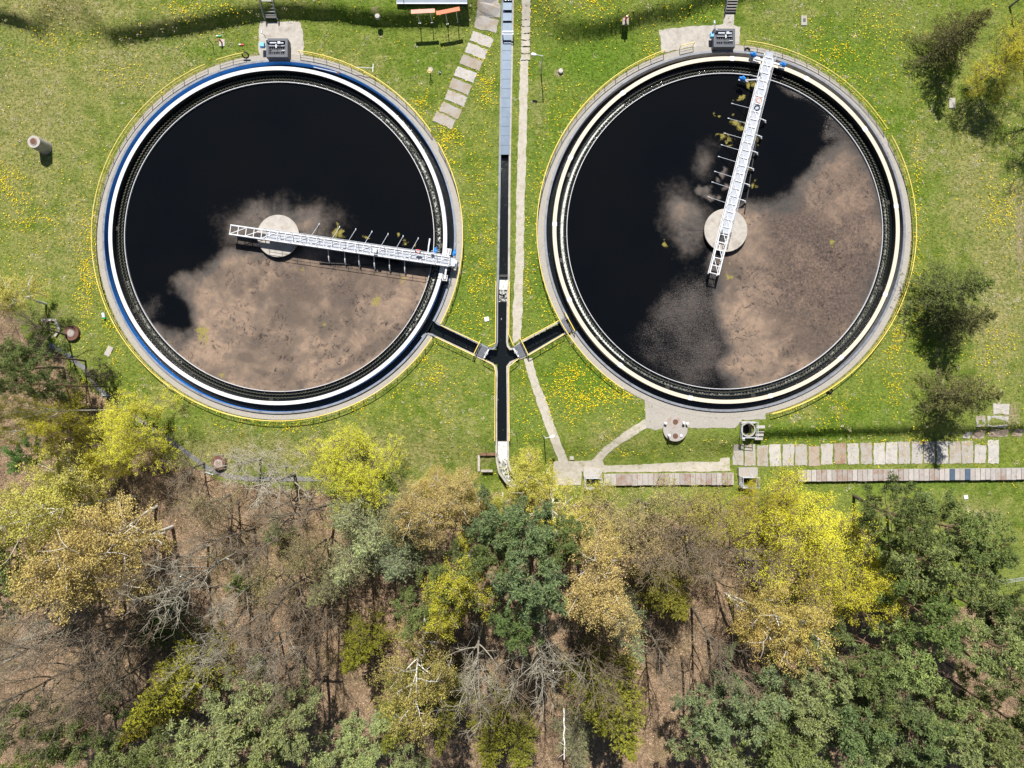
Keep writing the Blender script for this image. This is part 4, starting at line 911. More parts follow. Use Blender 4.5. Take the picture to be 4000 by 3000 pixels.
# ------------------------------------------------------------------ objects by the tanks
def pump_box(px, py, w, d, h, label, blabel, cx_off):
    c = P(px, py, 0); r = empty('pump_box', c, label, 'pump box', 'dark pump boxes on the walkways')
    hw, hd, t = w / 2, d / 2, 0.32
    m = MB()
    m.box((0, hd - t / 2, h / 2 - 0.2), (w, t, h + 0.4)); m.box((0, -hd + t / 2, h / 2 - 0.2), (w, t, h + 0.4)); m.box((-hw + t / 2, 0, h / 2 - 0.2), (t, d - 2 * t, h + 0.4)); m.box((hw - t / 2, 0, h / 2 - 0.2), (t, d - 2 * t, h + 0.4)); m.box((0, 0, 0.25), (w - 2 * t, d - 2 * t, 0.1))
    m.build('wall', M['darkbox'], r)
    m = MB()
    for i in range(9): m.box((-hw + t + (i + 0.5) * (w - 2 * t) / 9, -0.18, h - 0.13), (0.06, d - 2 * t - 0.5, 0.05))
    for i in range(5): m.box((0, -hd + t + 0.1 + i * 0.3, h - 0.12), (w - 2 * t, 0.05, 0.05))
    m.build('grating_panel', M['grating'], r)
    m = MB(); y = hd - t - 0.35
    m.tube([(-0.85, y, h + 0.10), (0.0, y, h + 0.10)], 0.13, 10); m.tube([(0.15, y - 0.02, h + 0.10), (0.9, y - 0.02, h + 0.10)], 0.12, 10); m.box((0.35, y, h + 0.2), (0.35, 0.3, 0.2)); m.bar((-1.0, y - 0.32, h + 0.02), (1.0, y - 0.32, h + 0.02), 0.07, 0.08)
    m.build('pipe', M['steel'], r)
    m = MB(); m.tube([(0.05, y - 0.35, h - 0.05), (0.05, y - 0.35, h + 0.45)], 0.05, 8); m.box((0.05, y - 0.55, h + 0.42), (0.13, 0.42, 0.1)); m.box((0.85, y - 0.9, h + 0.02), (0.45, 0.06, 0.06)); m.build('valve_lever', M['white'], r)
    m = MB(); m.tube([(-hw + 0.1, hd - 0.2, h), (-hw - 0.05, hd + 0.15, h + 0.9)], 0.045, 8); m.box((-hw - 0.2, hd + 0.32, h + 1.0), (0.18, 0.36, 0.16)); m.tube([(-hw + 0.15, hd - 0.5, h), (-hw + 0.25, hd - 0.35, h + 0.5)], 0.09, 8); m.build('lamp_arm', M['steel'], r)
    m = MB(); m.box((-hw - cx_off, hd - 0.75, h * 0.75), (0.56, 0.56, 0.5)); m.box((-hw - cx_off, hd - 0.75, h * 0.75 + 0.27), (0.5, 0.5, 0.05)); m.bar((-hw - cx_off, hd - 0.75, h * 0.5), (-hw + 0.1, hd - 0.75, h * 0.6), 0.08, 0.08); m.build('control_box', M['skyblue'], r)
    return r
pump_box(1094, 204, 2.75, 2.4, 1.25, 'dark pump box with a light blue control box by the white rimmed tank', '', 0.58)
pump_box(2819, 165, 2.75, 2.35, 1.2, 'dark pump box with a light blue control box by the cream rimmed tank', '', 0.10)

def stairs(px, py0, py1, w, n, label, rails):
    a = G(px, py0); b = G(px, py1); r = empty('staircase', (b.x, b.y, b.z), label, 'stairs', 'concrete stairs down the grass bank')
    dy = (a.y - b.y) / n; zt = max(a.z, 1.3) - b.z
    for i in range(n):
        m = MB(); m.box((0, dy * (i + 0.42), zt * (i + 1) / n - 0.06 - 0.5), (w, dy * 0.62, 1.12)); m.build('step', M['slab'], r, bevel=0.015)
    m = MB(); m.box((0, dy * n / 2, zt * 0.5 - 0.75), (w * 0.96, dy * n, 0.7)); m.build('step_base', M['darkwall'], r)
    for s in rails:
        x = s * (w / 2 + 0.08); m = MB(); hh = 1.0
        m.tube([(x, dy * n + 1.6, zt + hh), (x, dy * n - 0.2, zt + hh), (x, 0.0, hh * 0.95), (x, -0.15, 0.25)], 0.035, 6); m.tube([(x, dy * n + 1.6, zt + hh * .5), (x, dy * n - 0.2, zt + hh * .5), (x, 0.0, hh * 0.5)], 0.025, 6)
        for (yy, zz) in ((dy * n + 1.5, zt), (dy * n - 0.2, zt), (dy * n * .5, zt * .5), (0.05, 0)): m.tube([(x, yy, zz - 0.3), (x, yy, zz + hh * .96)], 0.028, 6)
        m.build('handrail', M['steel'], r)
stairs(1062, -2, 78, 1.45, 6, 'concrete stairs with two handrails above the white rimmed tank', (-1, 1))
stairs(2852, -8, 52, 1.42, 6, 'concrete stairs with one handrail above the cream rimmed tank', (-1,))

# low roofed building at the top edge, and two long boards on posts
g = P(1687, 14, 2.3); b = empty('low_building', (g.x, g.y + 3.2, 1.55), 'low flat blue grey roofed building cut by the top edge of the photo', 'building')
m = MB(); m.box((0, 0, -0.1), (8.7, 6.2, 1.5)); m.build('wall', M['darkwall'], b)  # near-black colour has the shade of the unlit side painted in
m = MB(); m.box((0, 0, 0.72), (9.0, 6.5, 0.14)); m.build('roof', M['roof'], b)
m = MB(); m.box((0, -3.2, 0.81), (9.0, 0.14, 0.06)); m.build('roof_edge', M['steel'], b)
m = MB(); m.tube([(-3.55, -3.0, 0.75), (-3.55, -3.0, 1.9)], 0.04, 6); m.build('post', M['darkbox'], b)
def board(px, py, ang, mat, feet, label):
    g = P(px, py, 3.3); r = empty('raised_board', (g.x, g.y, gz(g.x, g.y)), label, 'board', 'raised boards on white posts', math.radians(ang))
    h = 3.3 - r.location.z
    m = MB(); m.box((0, 0, h), (3.0, 0.52, 0.07)); m.build('board', mat, r, bevel=0.02)
    for (x) in feet:
        m = MB(); m.tube([(x, -0.1, 0.0), (x, -0.05, h - 0.04)], 0.05, 8); m.box((x, -0.1, 0.04), (0.3, 0.1, 0.05)); m.build('post', M['white'], r)
board(1652, 44, 3, M['pink'], (-0.75, 0.85), 'pale pink long board standing on two white posts')
board(1750, 43, 11, M['orange'], (-0.35, 1.0), 'orange red long board standing on two white posts')

def lamp(px, py, hx, hy, h, label):
    """px,py pole top; hx,hy lamp head"""
    t = P(px, py, h); r = empty('street_lamp', (t.x, t.y, gz(t.x, t.y)), label, 'street lamp', 'street lamps')
    z = h - r.location.z; hd = P(hx, hy, h) - t
    m = MB(); m.tube([(0, 0, -0.1), (0, 0, z)], [0.075, 0.05], 10); m.build('pole', M['steel'], r)
    m = MB(); m.tube([(0, 0, z - 0.05), (hd.x * 0.5, hd.y * 0.5, z + 0.05), (hd.x * 0.75, hd.y * 0.75, z + 0.06)], 0.035, 8); m.build('arm', M['white'], r)
    m = MB(); d = hd.normalized(); a = math.atan2(d.y, d.x); q = hd * 0.98
    m.add(*lamp_head(q, z, a)); m.build('lamp_head', M['white'], r)
def lamp_head(q, z, a):
    vs = []; prof = ((-0.30, 0.09, 0.05), (-0.1, 0.18, 0.10), (0.22, 0.19, 0.11), (0.36, 0.10, 0.06))
    ca, sa = math.cos(a), math.sin(a)
    for (u, w, t) in prof:
        for (s, k) in ((-1, -1), (1, -1), (1, 1), (-1, 1)):
            x, y = u, s * w * (0.8 if k > 0 else 1); vs.append((q.x + x * ca - y * sa, q.y + x * sa + y * ca, z + 0.06 + k * t * (1.0 if k > 0 else 0.7)))
    fs = [(3, 2, 1, 0), (12, 13, 14, 15)]
    for i in range(3):
        for j in range(4): fs.append((4 * i + j, 4 * i + (j + 1) % 4, 4 * i + 4 + (j + 1) % 4, 4 * i + 4 + j))
    return vs, fs
lamp(2120, 218, 2085, 213, 5.0, 'street lamp with a white head by the narrow path near the top of the photo')
lamp(2130, 1712, 2156, 1705, 4.0, 'street lamp with a white head beside the slanting narrow path')

def drum(px, py, r0, h, label, lid, r1=None, lidc=(0, 0), lidr=0.4, mat='concrete', lm='rust', zb=None, group='manholes', name='manhole'):
    g = P(px, py, 0); g.z = gz(g.x, g.y)
    e = empty(name, g, label, 'manhole', group); m = MB(); m.cyl((0, 0), r0, -0.5, h, 36, r1); m.build('shaft', M[mat], e, bevel=0.03)
    if lid:
        m = MB(); m.cyl(lidc, lidr * 1.3, h - 0.02, h + 0.07, 28); m.build('collar', M['cover'], e)
        m = MB(); m.cyl(lidc, lidr, h + 0.03, h + 0.10, 28); m.build('lid', M[lm], e)
    return e
drum(178, 577, 0.92, 2.3, 'tall grey concrete manhole shaft with a rusty lid standing in the left meadow', True, 0.80, (-0.02, 0.02), 0.36)
drum(286, 1302, 0.98, 0.5, 'round brown topped manhole with a grey lid near the left edge of the wood', True, 0.98, (0.02, 0), 0.38, 'rust', 'cover')
drum(849, 1808, 0.95, 0.55, 'brown weathered manhole ring by the gutter below the white rimmed tank', True, 0.95, (0.02, -0.12), 0.42, 'rust', 'cover')
# wide tank cover with two lids
e = drum(2636, 1676, 1.62, 0.35, 'wide round concrete cover with two rusty lids below the cream rimmed tank', False, 1.60, mat='cover', name='tank_cover')
for (x, y) in ((0.0, 0.95), (0.0, -0.88)):
    m = MB(); m.cyl((x, y), 0.34, 0.33, 0.39, 28); m.build('lid', M['rust'], e)
for (x, y, h) in ((-1.35, 0.8, 0.75), (1.45, 0.75, 0.8), (-0.95, -0.75, 1.1), (0.98, 0.85, 0.9), (0.75, -0.85, 0.4)):
    m = MB(); m.tube([(x, y, 0.0), (x, y, h)], 0.10, 10); m.tube([(x, y, h), (x, y, h + 0.06), (x, y, h + 0.1)], [0.18, 0.18, 0.08], 12); m.build('vent_pipe', M['white'], e)
# open round pit inside a white frame
c = P(2920, 1678); e = empty('open_shaft', (c.x, c.y, 0), 'open round black shaft inside a white railing frame', 'shaft', 'open shafts')
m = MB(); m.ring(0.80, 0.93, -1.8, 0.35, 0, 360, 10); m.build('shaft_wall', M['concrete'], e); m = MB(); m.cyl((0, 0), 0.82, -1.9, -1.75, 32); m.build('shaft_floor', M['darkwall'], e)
m = MB(); m.box((0, 0.92, -0.1), (1.9, 0.35, 0.5)); m.build('slab', M['concrete'], e)
m = MB(); R_ = 1.0
for (a, b) in (((-R_, -R_), (R_, -R_)), ((R_, -R_), (R_, R_)), ((R_, R_), (-R_, R_)), ((-R_, R_), (-R_, -R_))):
    for z in (0.5, 1.05): m.bar((a[0], a[1], z), (b[0], b[1], z), 0.06, 0.06)
    m.bar((a[0], a[1], -0.8), (a[0], a[1], 1.06), 0.06, 0.06)
m.build('frame', M['steel'], e)
m = MB(); m.box((-0.75, -1.2, 0.6), (0.32, 0.26, 0.34)); m.build('junction_box', M['white'], e)
for i in range(4):
    m = MB(); m.box((1.75, 0.35 - i * 0.52, -0.1 - i * 0.26), (1.05, 0.40, 0.22)); m.build('step', M['slab'], e)
def square_pit(px, py, w, d, label, foam):
    c = P(px, py, -1.0); e = empty('open_pit', (c.x, c.y, -1.25), label, 'pit', 'open shafts'); t = 0.22; h = 0.7
    m = MB(); m.box((0, d / 2 + t / 2, 0), (w + 2 * t, t, 2 * h)); m.box((0, -d / 2 - t / 2, 0), (w + 2 * t, t, 2 * h)); m.box((-w / 2 - t / 2, 0, 0), (t, d, 2 * h)); m.box((w / 2 + t / 2, 0, 0), (t, d, 2 * h)); m.build('pit_wall', M['concrete'], e)
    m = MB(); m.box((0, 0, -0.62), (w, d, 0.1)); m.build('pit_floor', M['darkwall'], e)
    m = MB(); m.box((0, d / 2 + 0.75, 0.05), (w + 0.6, 1.05, 1.0)); m.build('slab', M['slab'], e)
    m = MB()
    for (a, b) in (((-1, -1), (1, -1)), ((1, -1), (1, 1)), ((1, 1), (-1, 1)), ((-1, 1), (-1, -1))):
        for z in (1.2, 1.75): m.bar((a[0] * (w / 2 + .12), a[1] * (d / 2 + .12), z), (b[0] * (w / 2 + .12), b[1] * (d / 2 + .12), z), 0.06, 0.06)
        m.bar((a[0] * (w / 2 + .12), a[1] * (d / 2 + .12), 0), (a[0] * (w / 2 + .12), a[1] * (d / 2 + .12), 1.75), 0.06, 0.06)
    m.build('frame', M['steel'], e)
    for (x, y) in ((-0.1, d / 2 + 0.25), (w / 2 + 0.3, -0.1)) if foam else ((0.25, d / 2 + 0.25), (-w / 2 - 0.2, -0.25)):
        m = MB(); m.tube([(x, y, 0.5), (x, y, 1.3)], 0.04, 8); m.tube([(x + 0.24 * math.cos(q * .5236), y + 0.24 * math.sin(q * .5236), 1.3) for q in range(12)], 0.03, 6, closed=True); m.bar((x - .24, y, 1.3), (x + .24, y, 1.3), .03, .03); m.bar((x, y - .24, 1.3), (x, y + .24, 1.3), .03, .03); m.build('handwheel', M['steel'], e)
    if foam:
        m = MB(); m.add([(-0.55, -0.5, -0.545), (0.55, -0.5, -0.545), (0.6, -0.05, -0.545), (0.2, 0.12, -0.545), (-0.2, 0.0, -0.545), (-0.5, -0.15, -0.545)], [(0, 1, 2, 3, 4, 5)]); m.build('foam', M['white'], e)
square_pit(2315, 1884, 1.85, 1.15, 'square open pit with foam and white frame at the left of the covered channel', True)
square_pit(2920, 1880, 1.9, 1.1, 'square open pit with white frame half hidden by the big yellow tree', False)

# small things in the grass
def post_thing(name, px, py, label, cat, parts, group=None, rz=0.0):
    g = G(px, py); e = empty(name, g, label, cat, group, rz)
    for (nm, mat, fn) in parts: m = MB(); fn(m); m.build(nm, M[mat], e)
    return e
post_thing('hydrant', 2443, 82, 'red hydrant on a small square concrete plinth in the right meadow', 'hydrant', [('plinth', 'slab', lambda m: m.box((0, 0, 0.05), (0.8, 1.1, 0.25))), ('body', 'red', lambda m: (m.tube([(0, 0, 0.1), (0, 0, 1.0), (0, 0, 1.12)], [0.12, 0.11, 0.05], 12), m.tube([(-0.2, 0, 0.85), (0.2, 0, 0.85)], 0.06, 8))), ('cap', 'white', lambda m: m.tube([(0, 0, 1.1), (0, 0, 1.25)], 0.1, 10))])
post_thing('hydrant', 868, 168, 'small hydrant on a bare patch left above the white rimmed tank', 'hydrant', [('plinth', 'slab', lambda m: m.box((0, 0, 0.03), (0.7, 0.9, 0.15))), ('body', 'red', lambda m: (m.tube([(0, 0, 0.1), (0, 0, 0.95), (0, 0, 1.05)], [0.10, 0.09, 0.04], 12), m.tube([(-0.16, 0, 0.8), (0.16, 0, 0.8)], 0.05, 8)))])
for (x, y, l) in ((2410, 62, 'thin dark pole left of the red hydrant'), (833, 175, 'thin dark bent pole left of the small hydrant'), (2018, 1690, 'short dark pole in the grass right of the lower channel'), (1897, 1745, 'thin pale pole beside the low concrete frame')):
    post_thing('thin_pole', x, y, l, 'pole', [('shaft', 'darkbox', lambda m: m.tube([(0, 0, 0), (0, 0, 1.7)], 0.035, 6)), ('tip', 'darkbox', lambda m: m.bar((0, 0, 1.68), (0.35, 0.15, 1.9), 0.04, 0.04))], 'thin poles')
post_thing('valve_wheel', 1682, 294, 'small valve with a pale yellow handwheel on a tall stem', 'valve', [('stem', 'black', lambda m: m.tube([(0, 0, 0), (0, 0, 1.25)], 0.06, 8)), ('handwheel', 'yellow', lambda m: (m.tube([(0.24 * math.cos(q * .5236), 0.24 * math.sin(q * .5236), 1.25) for q in range(12)], 0.035, 6, closed=True), m.bar((-.24, 0, 1.25), (.24, 0, 1.25), .04, .04), m.bar((0, -.24, 1.25), (0, .24, 1.25), .04, .04)))])
for (x, y, w, d, l) in ((3140, 81, 0.75, 1.28, 'small oblong concrete cover with a dark middle in the upper right meadow'), (3718, 404, 0.8, 1.3, 'small pale concrete cover near the trees on the right'), (2068, 1788, 1.2, 0.7, 'small stained concrete cover left of the slanting narrow path'), (2233, 1789, 0.55, 0.5, 'smallest pale concrete cover between the two slanting paths'), (426, 1372, 0.75, 1.3, 'tilted pale concrete cover in the grass left of the white rimmed tank')):
    g = G(x, y); e = empty('concrete_cover', g, l, 'cover', 'small concrete covers in the grass', -0.45 if x == 426 else 0.0)
    m = MB(); m.box((0, 0, 0.0), (w, d, 0.24)); m.build('slab', M['slab'], e, bevel=0.02)
    m = MB(); m.box((0.02, 0.02, 0.125), (w * 0.45, d * 0.36, 0.03)); m.build('lid', M['darkbox'] if x == 3140 else M['pathpave'], e)
for (x, y, h, l) in ((1475, 66, 0.3, 'round concrete stone on a bare spot above the white rimmed tank'), (2190, 280, 0.35, 'round concrete stone on a bare spot in the yellow flowers'), (1682, 272, 0.08, 'flat round concrete pad behind the valve handwheel')):
    g = G(x, y); m = MB(); m.cyl((0, 0), 0.38, -0.1, h, 20, 0.30); o = m.build('concrete_stone', M['slab'], None, bevel=0.04); o.location = g; tag(o, l, 'stone', 'round concrete stones')
for (x, y, s, l, gname) in ((1901, 1247, 0.62, 'white square lid lying in the grass left of the straight channel', 'white square lids in the grass'), (3772, 1942, 0.55, 'white square lid lying in the grass at the lower right', 'white square lids in the grass')):
    g = G(x, y); e = empty('white_lid', g, l, 'lid', gname, 0.2); m = MB(); m.box((0, 0, 0.06), (s, s * 0.95, 0.14)); m.build('lid', M['white'], e, bevel=0.05); m = MB(); m.box((0, 0, 0.14), (s * 0.35, 0.06, 0.05)); m.build('handle', M['steel'], e)
post_thing('plastic_bottle', 408, 1236, 'white and green plastic canister lying by the railing left of the white rimmed tank', 'canister', [('body', 'white', lambda m: m.tube([(0, 0.45, 0.18), (0, -0.15, 0.18)], 0.2, 12)), ('cap', 'green', lambda m: m.tube([(0, -0.16, 0.18), (0.05, -0.38, 0.16)], [0.2, 0.13], 10))], rz=0.2)
for (x, y, l, c2) in ((855, 142, 'small green marker lying in the grass above the white rimmed tank', 'green'), (943, 176, 'small red and white marker bar by the short yellow railing', 'red')):
    post_thing('marker_bar', x, y, l, 'marker', [('bar', c2, lambda m: m.box((0.15, 0, 0.1), (0.42, 0.14, 0.12))), ('end_piece', 'white', lambda m: m.box((-0.18, 0.02, 0.1), (0.24, 0.14, 0.12)))], 'small marker bars')
ring_thing('rubber_ring', 'black ring hanging on the short railing of the white rimmed tank', 'ring', G(958, 215, 0.62), 0.40, 0.09, M['black'], (0.9, 0), 'black rings on the railings')
ring_thing('rubber_ring', 'black ring lying by the railing next to the pump box of the cream rimmed tank', 'ring', G(2919, 196, 0.12), 0.30, 0.10, M['black'], (0.05, 0), 'black rings on the railings')
ring_thing('rubber_ring', 'black ring at the lower right railing of the cream rimmed tank', 'ring', G(3242, 1528, 0.35), 0.30, 0.10, M['black'], (0.6, 0), 'black rings on the railings')
# rake leaning over the railing and a pole lying on the walkway
a = G(1225, 262, 0.25); b = G(1322, 262, 0.25); e = empty('lying_pole', a, 'long white pole with a rusty end lying on the walkway of the white rimmed tank', 'pole')
m = MB(); m.tube([(0, 0, 0), (b.x - a.x, b.y - a.y - 0.75, 0.0)], 0.045, 8); m.build('shaft', M['white'], e); m = MB(); m.box((b.x - a.x, b.y - a.y - 0.75, 0), (0.3, 0.3, 0.16)); m.build('end_piece', M['rust'], e)
a = G(1385, 262, 0.9); b = G(1456, 266, 1.25); e = empty('long_rake', a, 'long white rake resting across the upper right railing of the white rimmed tank', 'rake')
m = MB(); m.tube([(0, 0, 0), b - a], 0.04, 8); m.build('handle', M['white'], e); d = b - a; m = MB(); m.bar((d.x, d.y - 0.5, d.z), (d.x + 0.06, d.y + 0.55, d.z), 0.08, 0.08); m.build('head', M['white'], e)
# bird in the grass near the valve
g = G(1719, 284); bd = empty('bird', g, 'small dark bird with a pale belly standing in the grass beside the valve', 'bird', rz=1.2)
m = MB(); m.tube([(-0.34, 0, 0.20), (-0.18, 0, 0.19), (-0.08, 0, 0.18), (0.03, 0, 0.20), (0.10, 0, 0.25), (0.14, 0, 0.30), (0.18, 0, 0.31), (0.21, 0, 0.305), (0.26, 0, 0.295)], [0.012, 0.028, 0.07, 0.095, 0.075, 0.05, 0.05, 0.035, 0.006], 10); 
for s in (-1, 1): m.tube([(0.0, s * 0.04, 0.16), (-0.02, s * 0.045, 0.08), (0.01, s * 0.045, 0.0), (0.06, s * 0.05, 0.0)], 0.012, 5)
m.build('body', M['bird'], bd, smooth=True)
m = MB()
for s in (-1, 1): m.tube([(0.07, s * 0.085, 0.23), (-0.05, s * 0.10, 0.21), (-0.22, s * 0.06, 0.20)], [0.025, 0.05, 0.01], 8)
m.build('wing', M['white'], bd, smooth=True)
# rusty low frame by the lower channel, broken kerb near the wood, gutter along the wood
g = G(1905, 1806, 0.1); e = empty('ruined_foundation', g, 'low rusty and concrete foundation left of the foaming channel end', 'foundation')
m = MB(); m.box((0.1, 1.1, 0.25), (2.3, 0.35, 0.5)); m.build('kerb', M['wood'], e); m = MB(); m.box((-1.15, -0.1, 0.05), (0.3, 2.1, 0.35)); m.build('side_slab', M['concrete'], e); m = MB(); m.box((-0.1, -1.1, 0.1), (1.5, 0.28, 0.4)); m.build('lower_slab', M['concrete'], e); m = MB(); m.tube([(1.15, 1.2, 0), (1.15, 1.2, 1.3)], 0.04, 6); m.build('post', M['darkbox'], e)
g = G(215, 1262); e = empty('broken_kerb', g, 'bent piece of broken concrete kerb in the grass at the left edge', 'kerb')
m = MB(); m.bar((-1.6, 0.35, 0.15), (0.1, 0.4, 0.15), 0.28, 0.3); m.build('upper_piece', M['slab'], e); m = MB(); m.bar((0.15, 0.5, 0.15), (0.7, -0.9, 0.15), 0.3, 0.3); m.bar((0.7, -0.9, 0.15), (0.1, -1.7, 0.12), 0.3, 0.28); m.build('lower_piece', M['concrete'], e)
gut = [(190, 1345), (260, 1385), (330, 1440), (375, 1512), (470, 1590), (560, 1650), (650, 1715), (740, 1785), (800, 1832), (870, 1862), (960, 1876), (1100, 1876), (1290, 1876)]
m = MB(); w = [W2(p) for p in seg(gut)]
m.wall(w, 0.62, lambda x, y: gz(x, y) - 0.3, lambda x, y: gz(x, y) + 0.05); tag(m.build('gutter', M['teal']), 'grey concrete gutter running along the edge of the wood on the left', 'gutter')
for (x, y, l) in ((418, 1544, 'pale crossbar lying over the gutter at the left'), (815, 1848, 'pale crossbar over the gutter beside the brown manhole ring')):
    g = G(x, y, 0.1); m = MB(); m.box((0, 0, 0), (1.3, 0.12, 0.1)); m.box((-0.62, 0.1, 0.0), (0.10, 0.5, 0.1)); o = m.build('crossbar', M['steel']); o.location = g; o.rotation_euler = (0, 0, 0.0 if x < 500 else -0.35); tag(o, l, 'crossbar', 'pale crossbars over the gutter')
# wire fence at the right edge of the wood
e = empty('wire_fence', G(3945, 2262), 'old wire fence with thin posts at the right edge of the wood', 'fence'); c0 = e.location
for x in (3895, 3930, 3965, 4000):
    p = G(x, 2268 - (x - 3895) * 0.15) - c0; m = MB(); m.tube([p, p + Vector((0, 0, 1.4))], 0.04, 6); m.build('post', M['darkbox'], e)
m = MB(); a = G(3890, 2268) - c0; b = G(4005, 2250) - c0
for z in (0.4, 0.9, 1.35): m.tube([a + Vector((0, 0, z)), b + Vector((0, 0, z))], 0.02, 4)
m.build('wire', M['steel'], e)
# ------------------------------------------------------------------ trees
def nrm(v): return v / np.maximum(1e-9, np.linalg.norm(v, axis=-1, keepdims=True))
def tube_np(pts, rad, n):
    pts = np.asarray(pts, float); k = len(pts); d = np.empty_like(pts)
    d[1:-1] = pts[2:] - pts[:-2]; d[0] = pts[1] - pts[0]; d[-1] = pts[-1] - pts[-2]; d = nrm(d)
    u = np.where(np.abs(d[:, 2:3]) < 0.9, [[0, 0, 1.0]], [[1.0, 0, 0]]); x = nrm(np.cross(d, u)); y = np.cross(x, d)
    a = np.arange(n) * 2 * np.pi / n
    V = pts[:, None] + (x[:, None] * np.cos(a)[None, :, None] + y[:, None] * np.sin(a)[None, :, None]) * np.asarray(rad)[:, None, None]
    i = np.arange(k - 1)[:, None] * n; j = np.arange(n)[None]; jn = (j + 1) % n
    return V.reshape(-1, 3), np.stack([i + j, i + jn, i + n + jn, i + n + j], -1).reshape(-1, 4)
def twigs_np(s, e, r0, r1):
    """straight three sided twigs"""
    m = len(s); d = nrm(e - s); u = np.where(np.abs(d[:, 2:3]) < 0.9, [[0, 0, 1.0]], [[1.0, 0, 0]]); x = nrm(np.cross(d, u)); y = np.cross(x, d)
    a = np.arange(3) * 2 * np.pi / 3; c = np.cos(a)[None, :, None]; q = np.sin(a)[None, :, None]
    r0 = np.broadcast_to(r0, (m,))[:, None, None]; r1 = np.broadcast_to(r1, (m,))[:, None, None]
    o = x[:, None] * c + y[:, None] * q
    V = np.concatenate([s[:, None] + o * r0, e[:, None] + o * r1], 1).reshape(-1, 3)
    b = np.arange(m)[:, None, None] * 6; f = np.array([[0, 1, 4, 3], [1, 2, 5, 4], [2, 0, 3, 5]])[None]
    return V, (b + f).reshape(-1, 4)
def leaves_np(c, L, w, rng, axis=None, up=0.3, tint=None, tsp=0.5):
    """rhombic leaves / needle tufts at c, long axis along 'axis' or random"""
    m = len(c)
    d = nrm(rng.normal(size=(m, 3)) + (0 if axis is None else axis * 1.0)) if axis is None else nrm(axis + rng.normal(size=(m, 3)) * 0.35)
    nr = nrm(rng.normal(size=(m, 3)) + np.array([0, 0, up * 3])); x = nrm(np.cross(d, nr))
    L = np.broadcast_to(L, (m,))[:, None] * rng.uniform(0.7, 1.3, (m, 1)); w = np.broadcast_to(w, (m,))[:, None] * rng.uniform(0.7, 1.3, (m, 1))
    V = np.stack([c - d * L / 2, c + x * w / 2, c + d * L / 2, c - x * w / 2], 1).reshape(-1, 3)
    F = np.arange(m * 4).reshape(m, 4)
    t = rng.uniform(0, 1, m) * tsp + (0.5 - tsp / 2 if tint is None else tint * (1 - tsp))
    return V, F, np.repeat(t, 4)
def cat(parts):
    V = []; F = []; b = 0
    for v, f in parts: V.append(v); F.append(f + b); b += len(v)
    return np.concatenate(V), np.concatenate(F)
def limb(rng, s, d, L, n, wob, bend):
    pts = [np.array(s, float)]; d = nrm(np.array(d, float))
    for i in range(n):
        d = nrm(d + rng.normal(size=3) * wob + np.array([0, 0, bend])); pts.append(pts[-1] + d * L / n)
    return np.array(pts)
def along(pts, t):
    t = np.asarray(t) * (len(pts) - 1); i = np.minimum(t.astype(int), len(pts) - 2); f = (t - i)[..., None]
    return pts[i] * (1 - f) + pts[i + 1] * f, nrm(pts[i + 1] - pts[i])

def decid(seed, h, cr, base=0.3, n1=16, n2=7, n3=6, n4=4, el=(25, 65), bend=0.03, r0=0.17, droop=0.0, tw=0.016, lean=0.0):
    """trunk, limbs, twigs: returns wood arrays and the twig lines"""
    rng = np.random.default_rng(seed); W = []; W2_ = []
    tr = limb(rng, (0, 0, -0.3), (rng.normal() * lean, rng.normal() * lean, 1), h * 0.93, 9, 0.06, 0.04)
    W.append(tube_np(tr, np.linspace(r0, r0 * 0.16, 10), 7))
    s2 = []; T3 = []
    for i in range(n1):
        u = (i + rng.uniform(0.1, 0.9)) / n1; t = base + (0.97 - base) * u
        p, _ = along(tr, np.array([t])); az = i * 2.4 + rng.uniform(-0.5, 0.5); e = math.radians(el[0] + (el[1] - el[0]) * u + rng.uniform(-10, 10))
        L = cr * (0.55 + 0.65 * math.sin(math.pi * (0.18 + 0.74 * u))) * rng.uniform(0.8, 1.15)
        l1 = limb(rng, p[0], (math.cos(az) * math.cos(e), math.sin(az) * math.cos(e), math.sin(e)), L, 6, 0.10, bend)
        rr = r0 * 0.46 * (1 - 0.45 * u); W.append(tube_np(l1, np.linspace(rr, rr * 0.2, 7), 5))
        q, dd = along(l1, rng.uniform(0.25, 1.0, n2))
        for k in range(n2):
            side = nrm(dd[k] * 0.8 + nrm(rng.normal(size=3)) * 0.85 + np.array([0, 0, 0.15 - droop * 0.5]))
            l2 = limb(rng, q[k], side, L * rng.uniform(0.26, 0.48), 4, 0.13, bend - droop * 0.12)
            (W2_ if k % 2 else W).append(tube_np(l2, np.linspace(rr * 0.42, rr * 0.16, 5), 4))
            q3, d3 = along(l2, rng.uniform(0.2, 1.0, n3)); dv = nrm(d3 * 0.7 + nrm(rng.normal(size=(n3, 3))) * 0.8 + np.array([0, 0, 0.1 - droop]))
            T3.append(np.stack([q3, q3 + dv * (L * rng.uniform(0.14, 0.28, (n3, 1)))], 1))
    T3 = np.concatenate(T3)
    TW = [twigs_np(T3[:, 0], T3[:, 1], tw, tw * 0.5)]
    m = len(T3); f = rng.uniform(0.2, 1, (m, n4, 1)); s = T3[:, None, 0] * (1 - f) + T3[:, None, 1] * f; ln = np.linalg.norm(T3[:, 1] - T3[:, 0], axis=1)[:, None, None]
    dv = nrm(nrm(T3[:, 1] - T3[:, 0])[:, None] * 0.6 + nrm(rng.normal(size=(m, n4, 3))) + np.array([0, 0, -droop])); e = s + dv * ln * rng.uniform(0.4, 0.8, (m, n4, 1))
    T4 = np.stack([s.reshape(-1, 3), e.reshape(-1, 3)], 1); TW.append(twigs_np(T4[:, 0], T4[:, 1], tw * 0.62, tw * 0.4))
    a = cat(W); b = cat(TW + W2_); v, f = cat([a, b]); return (v, f, len(a[1])), T3, T4, rng

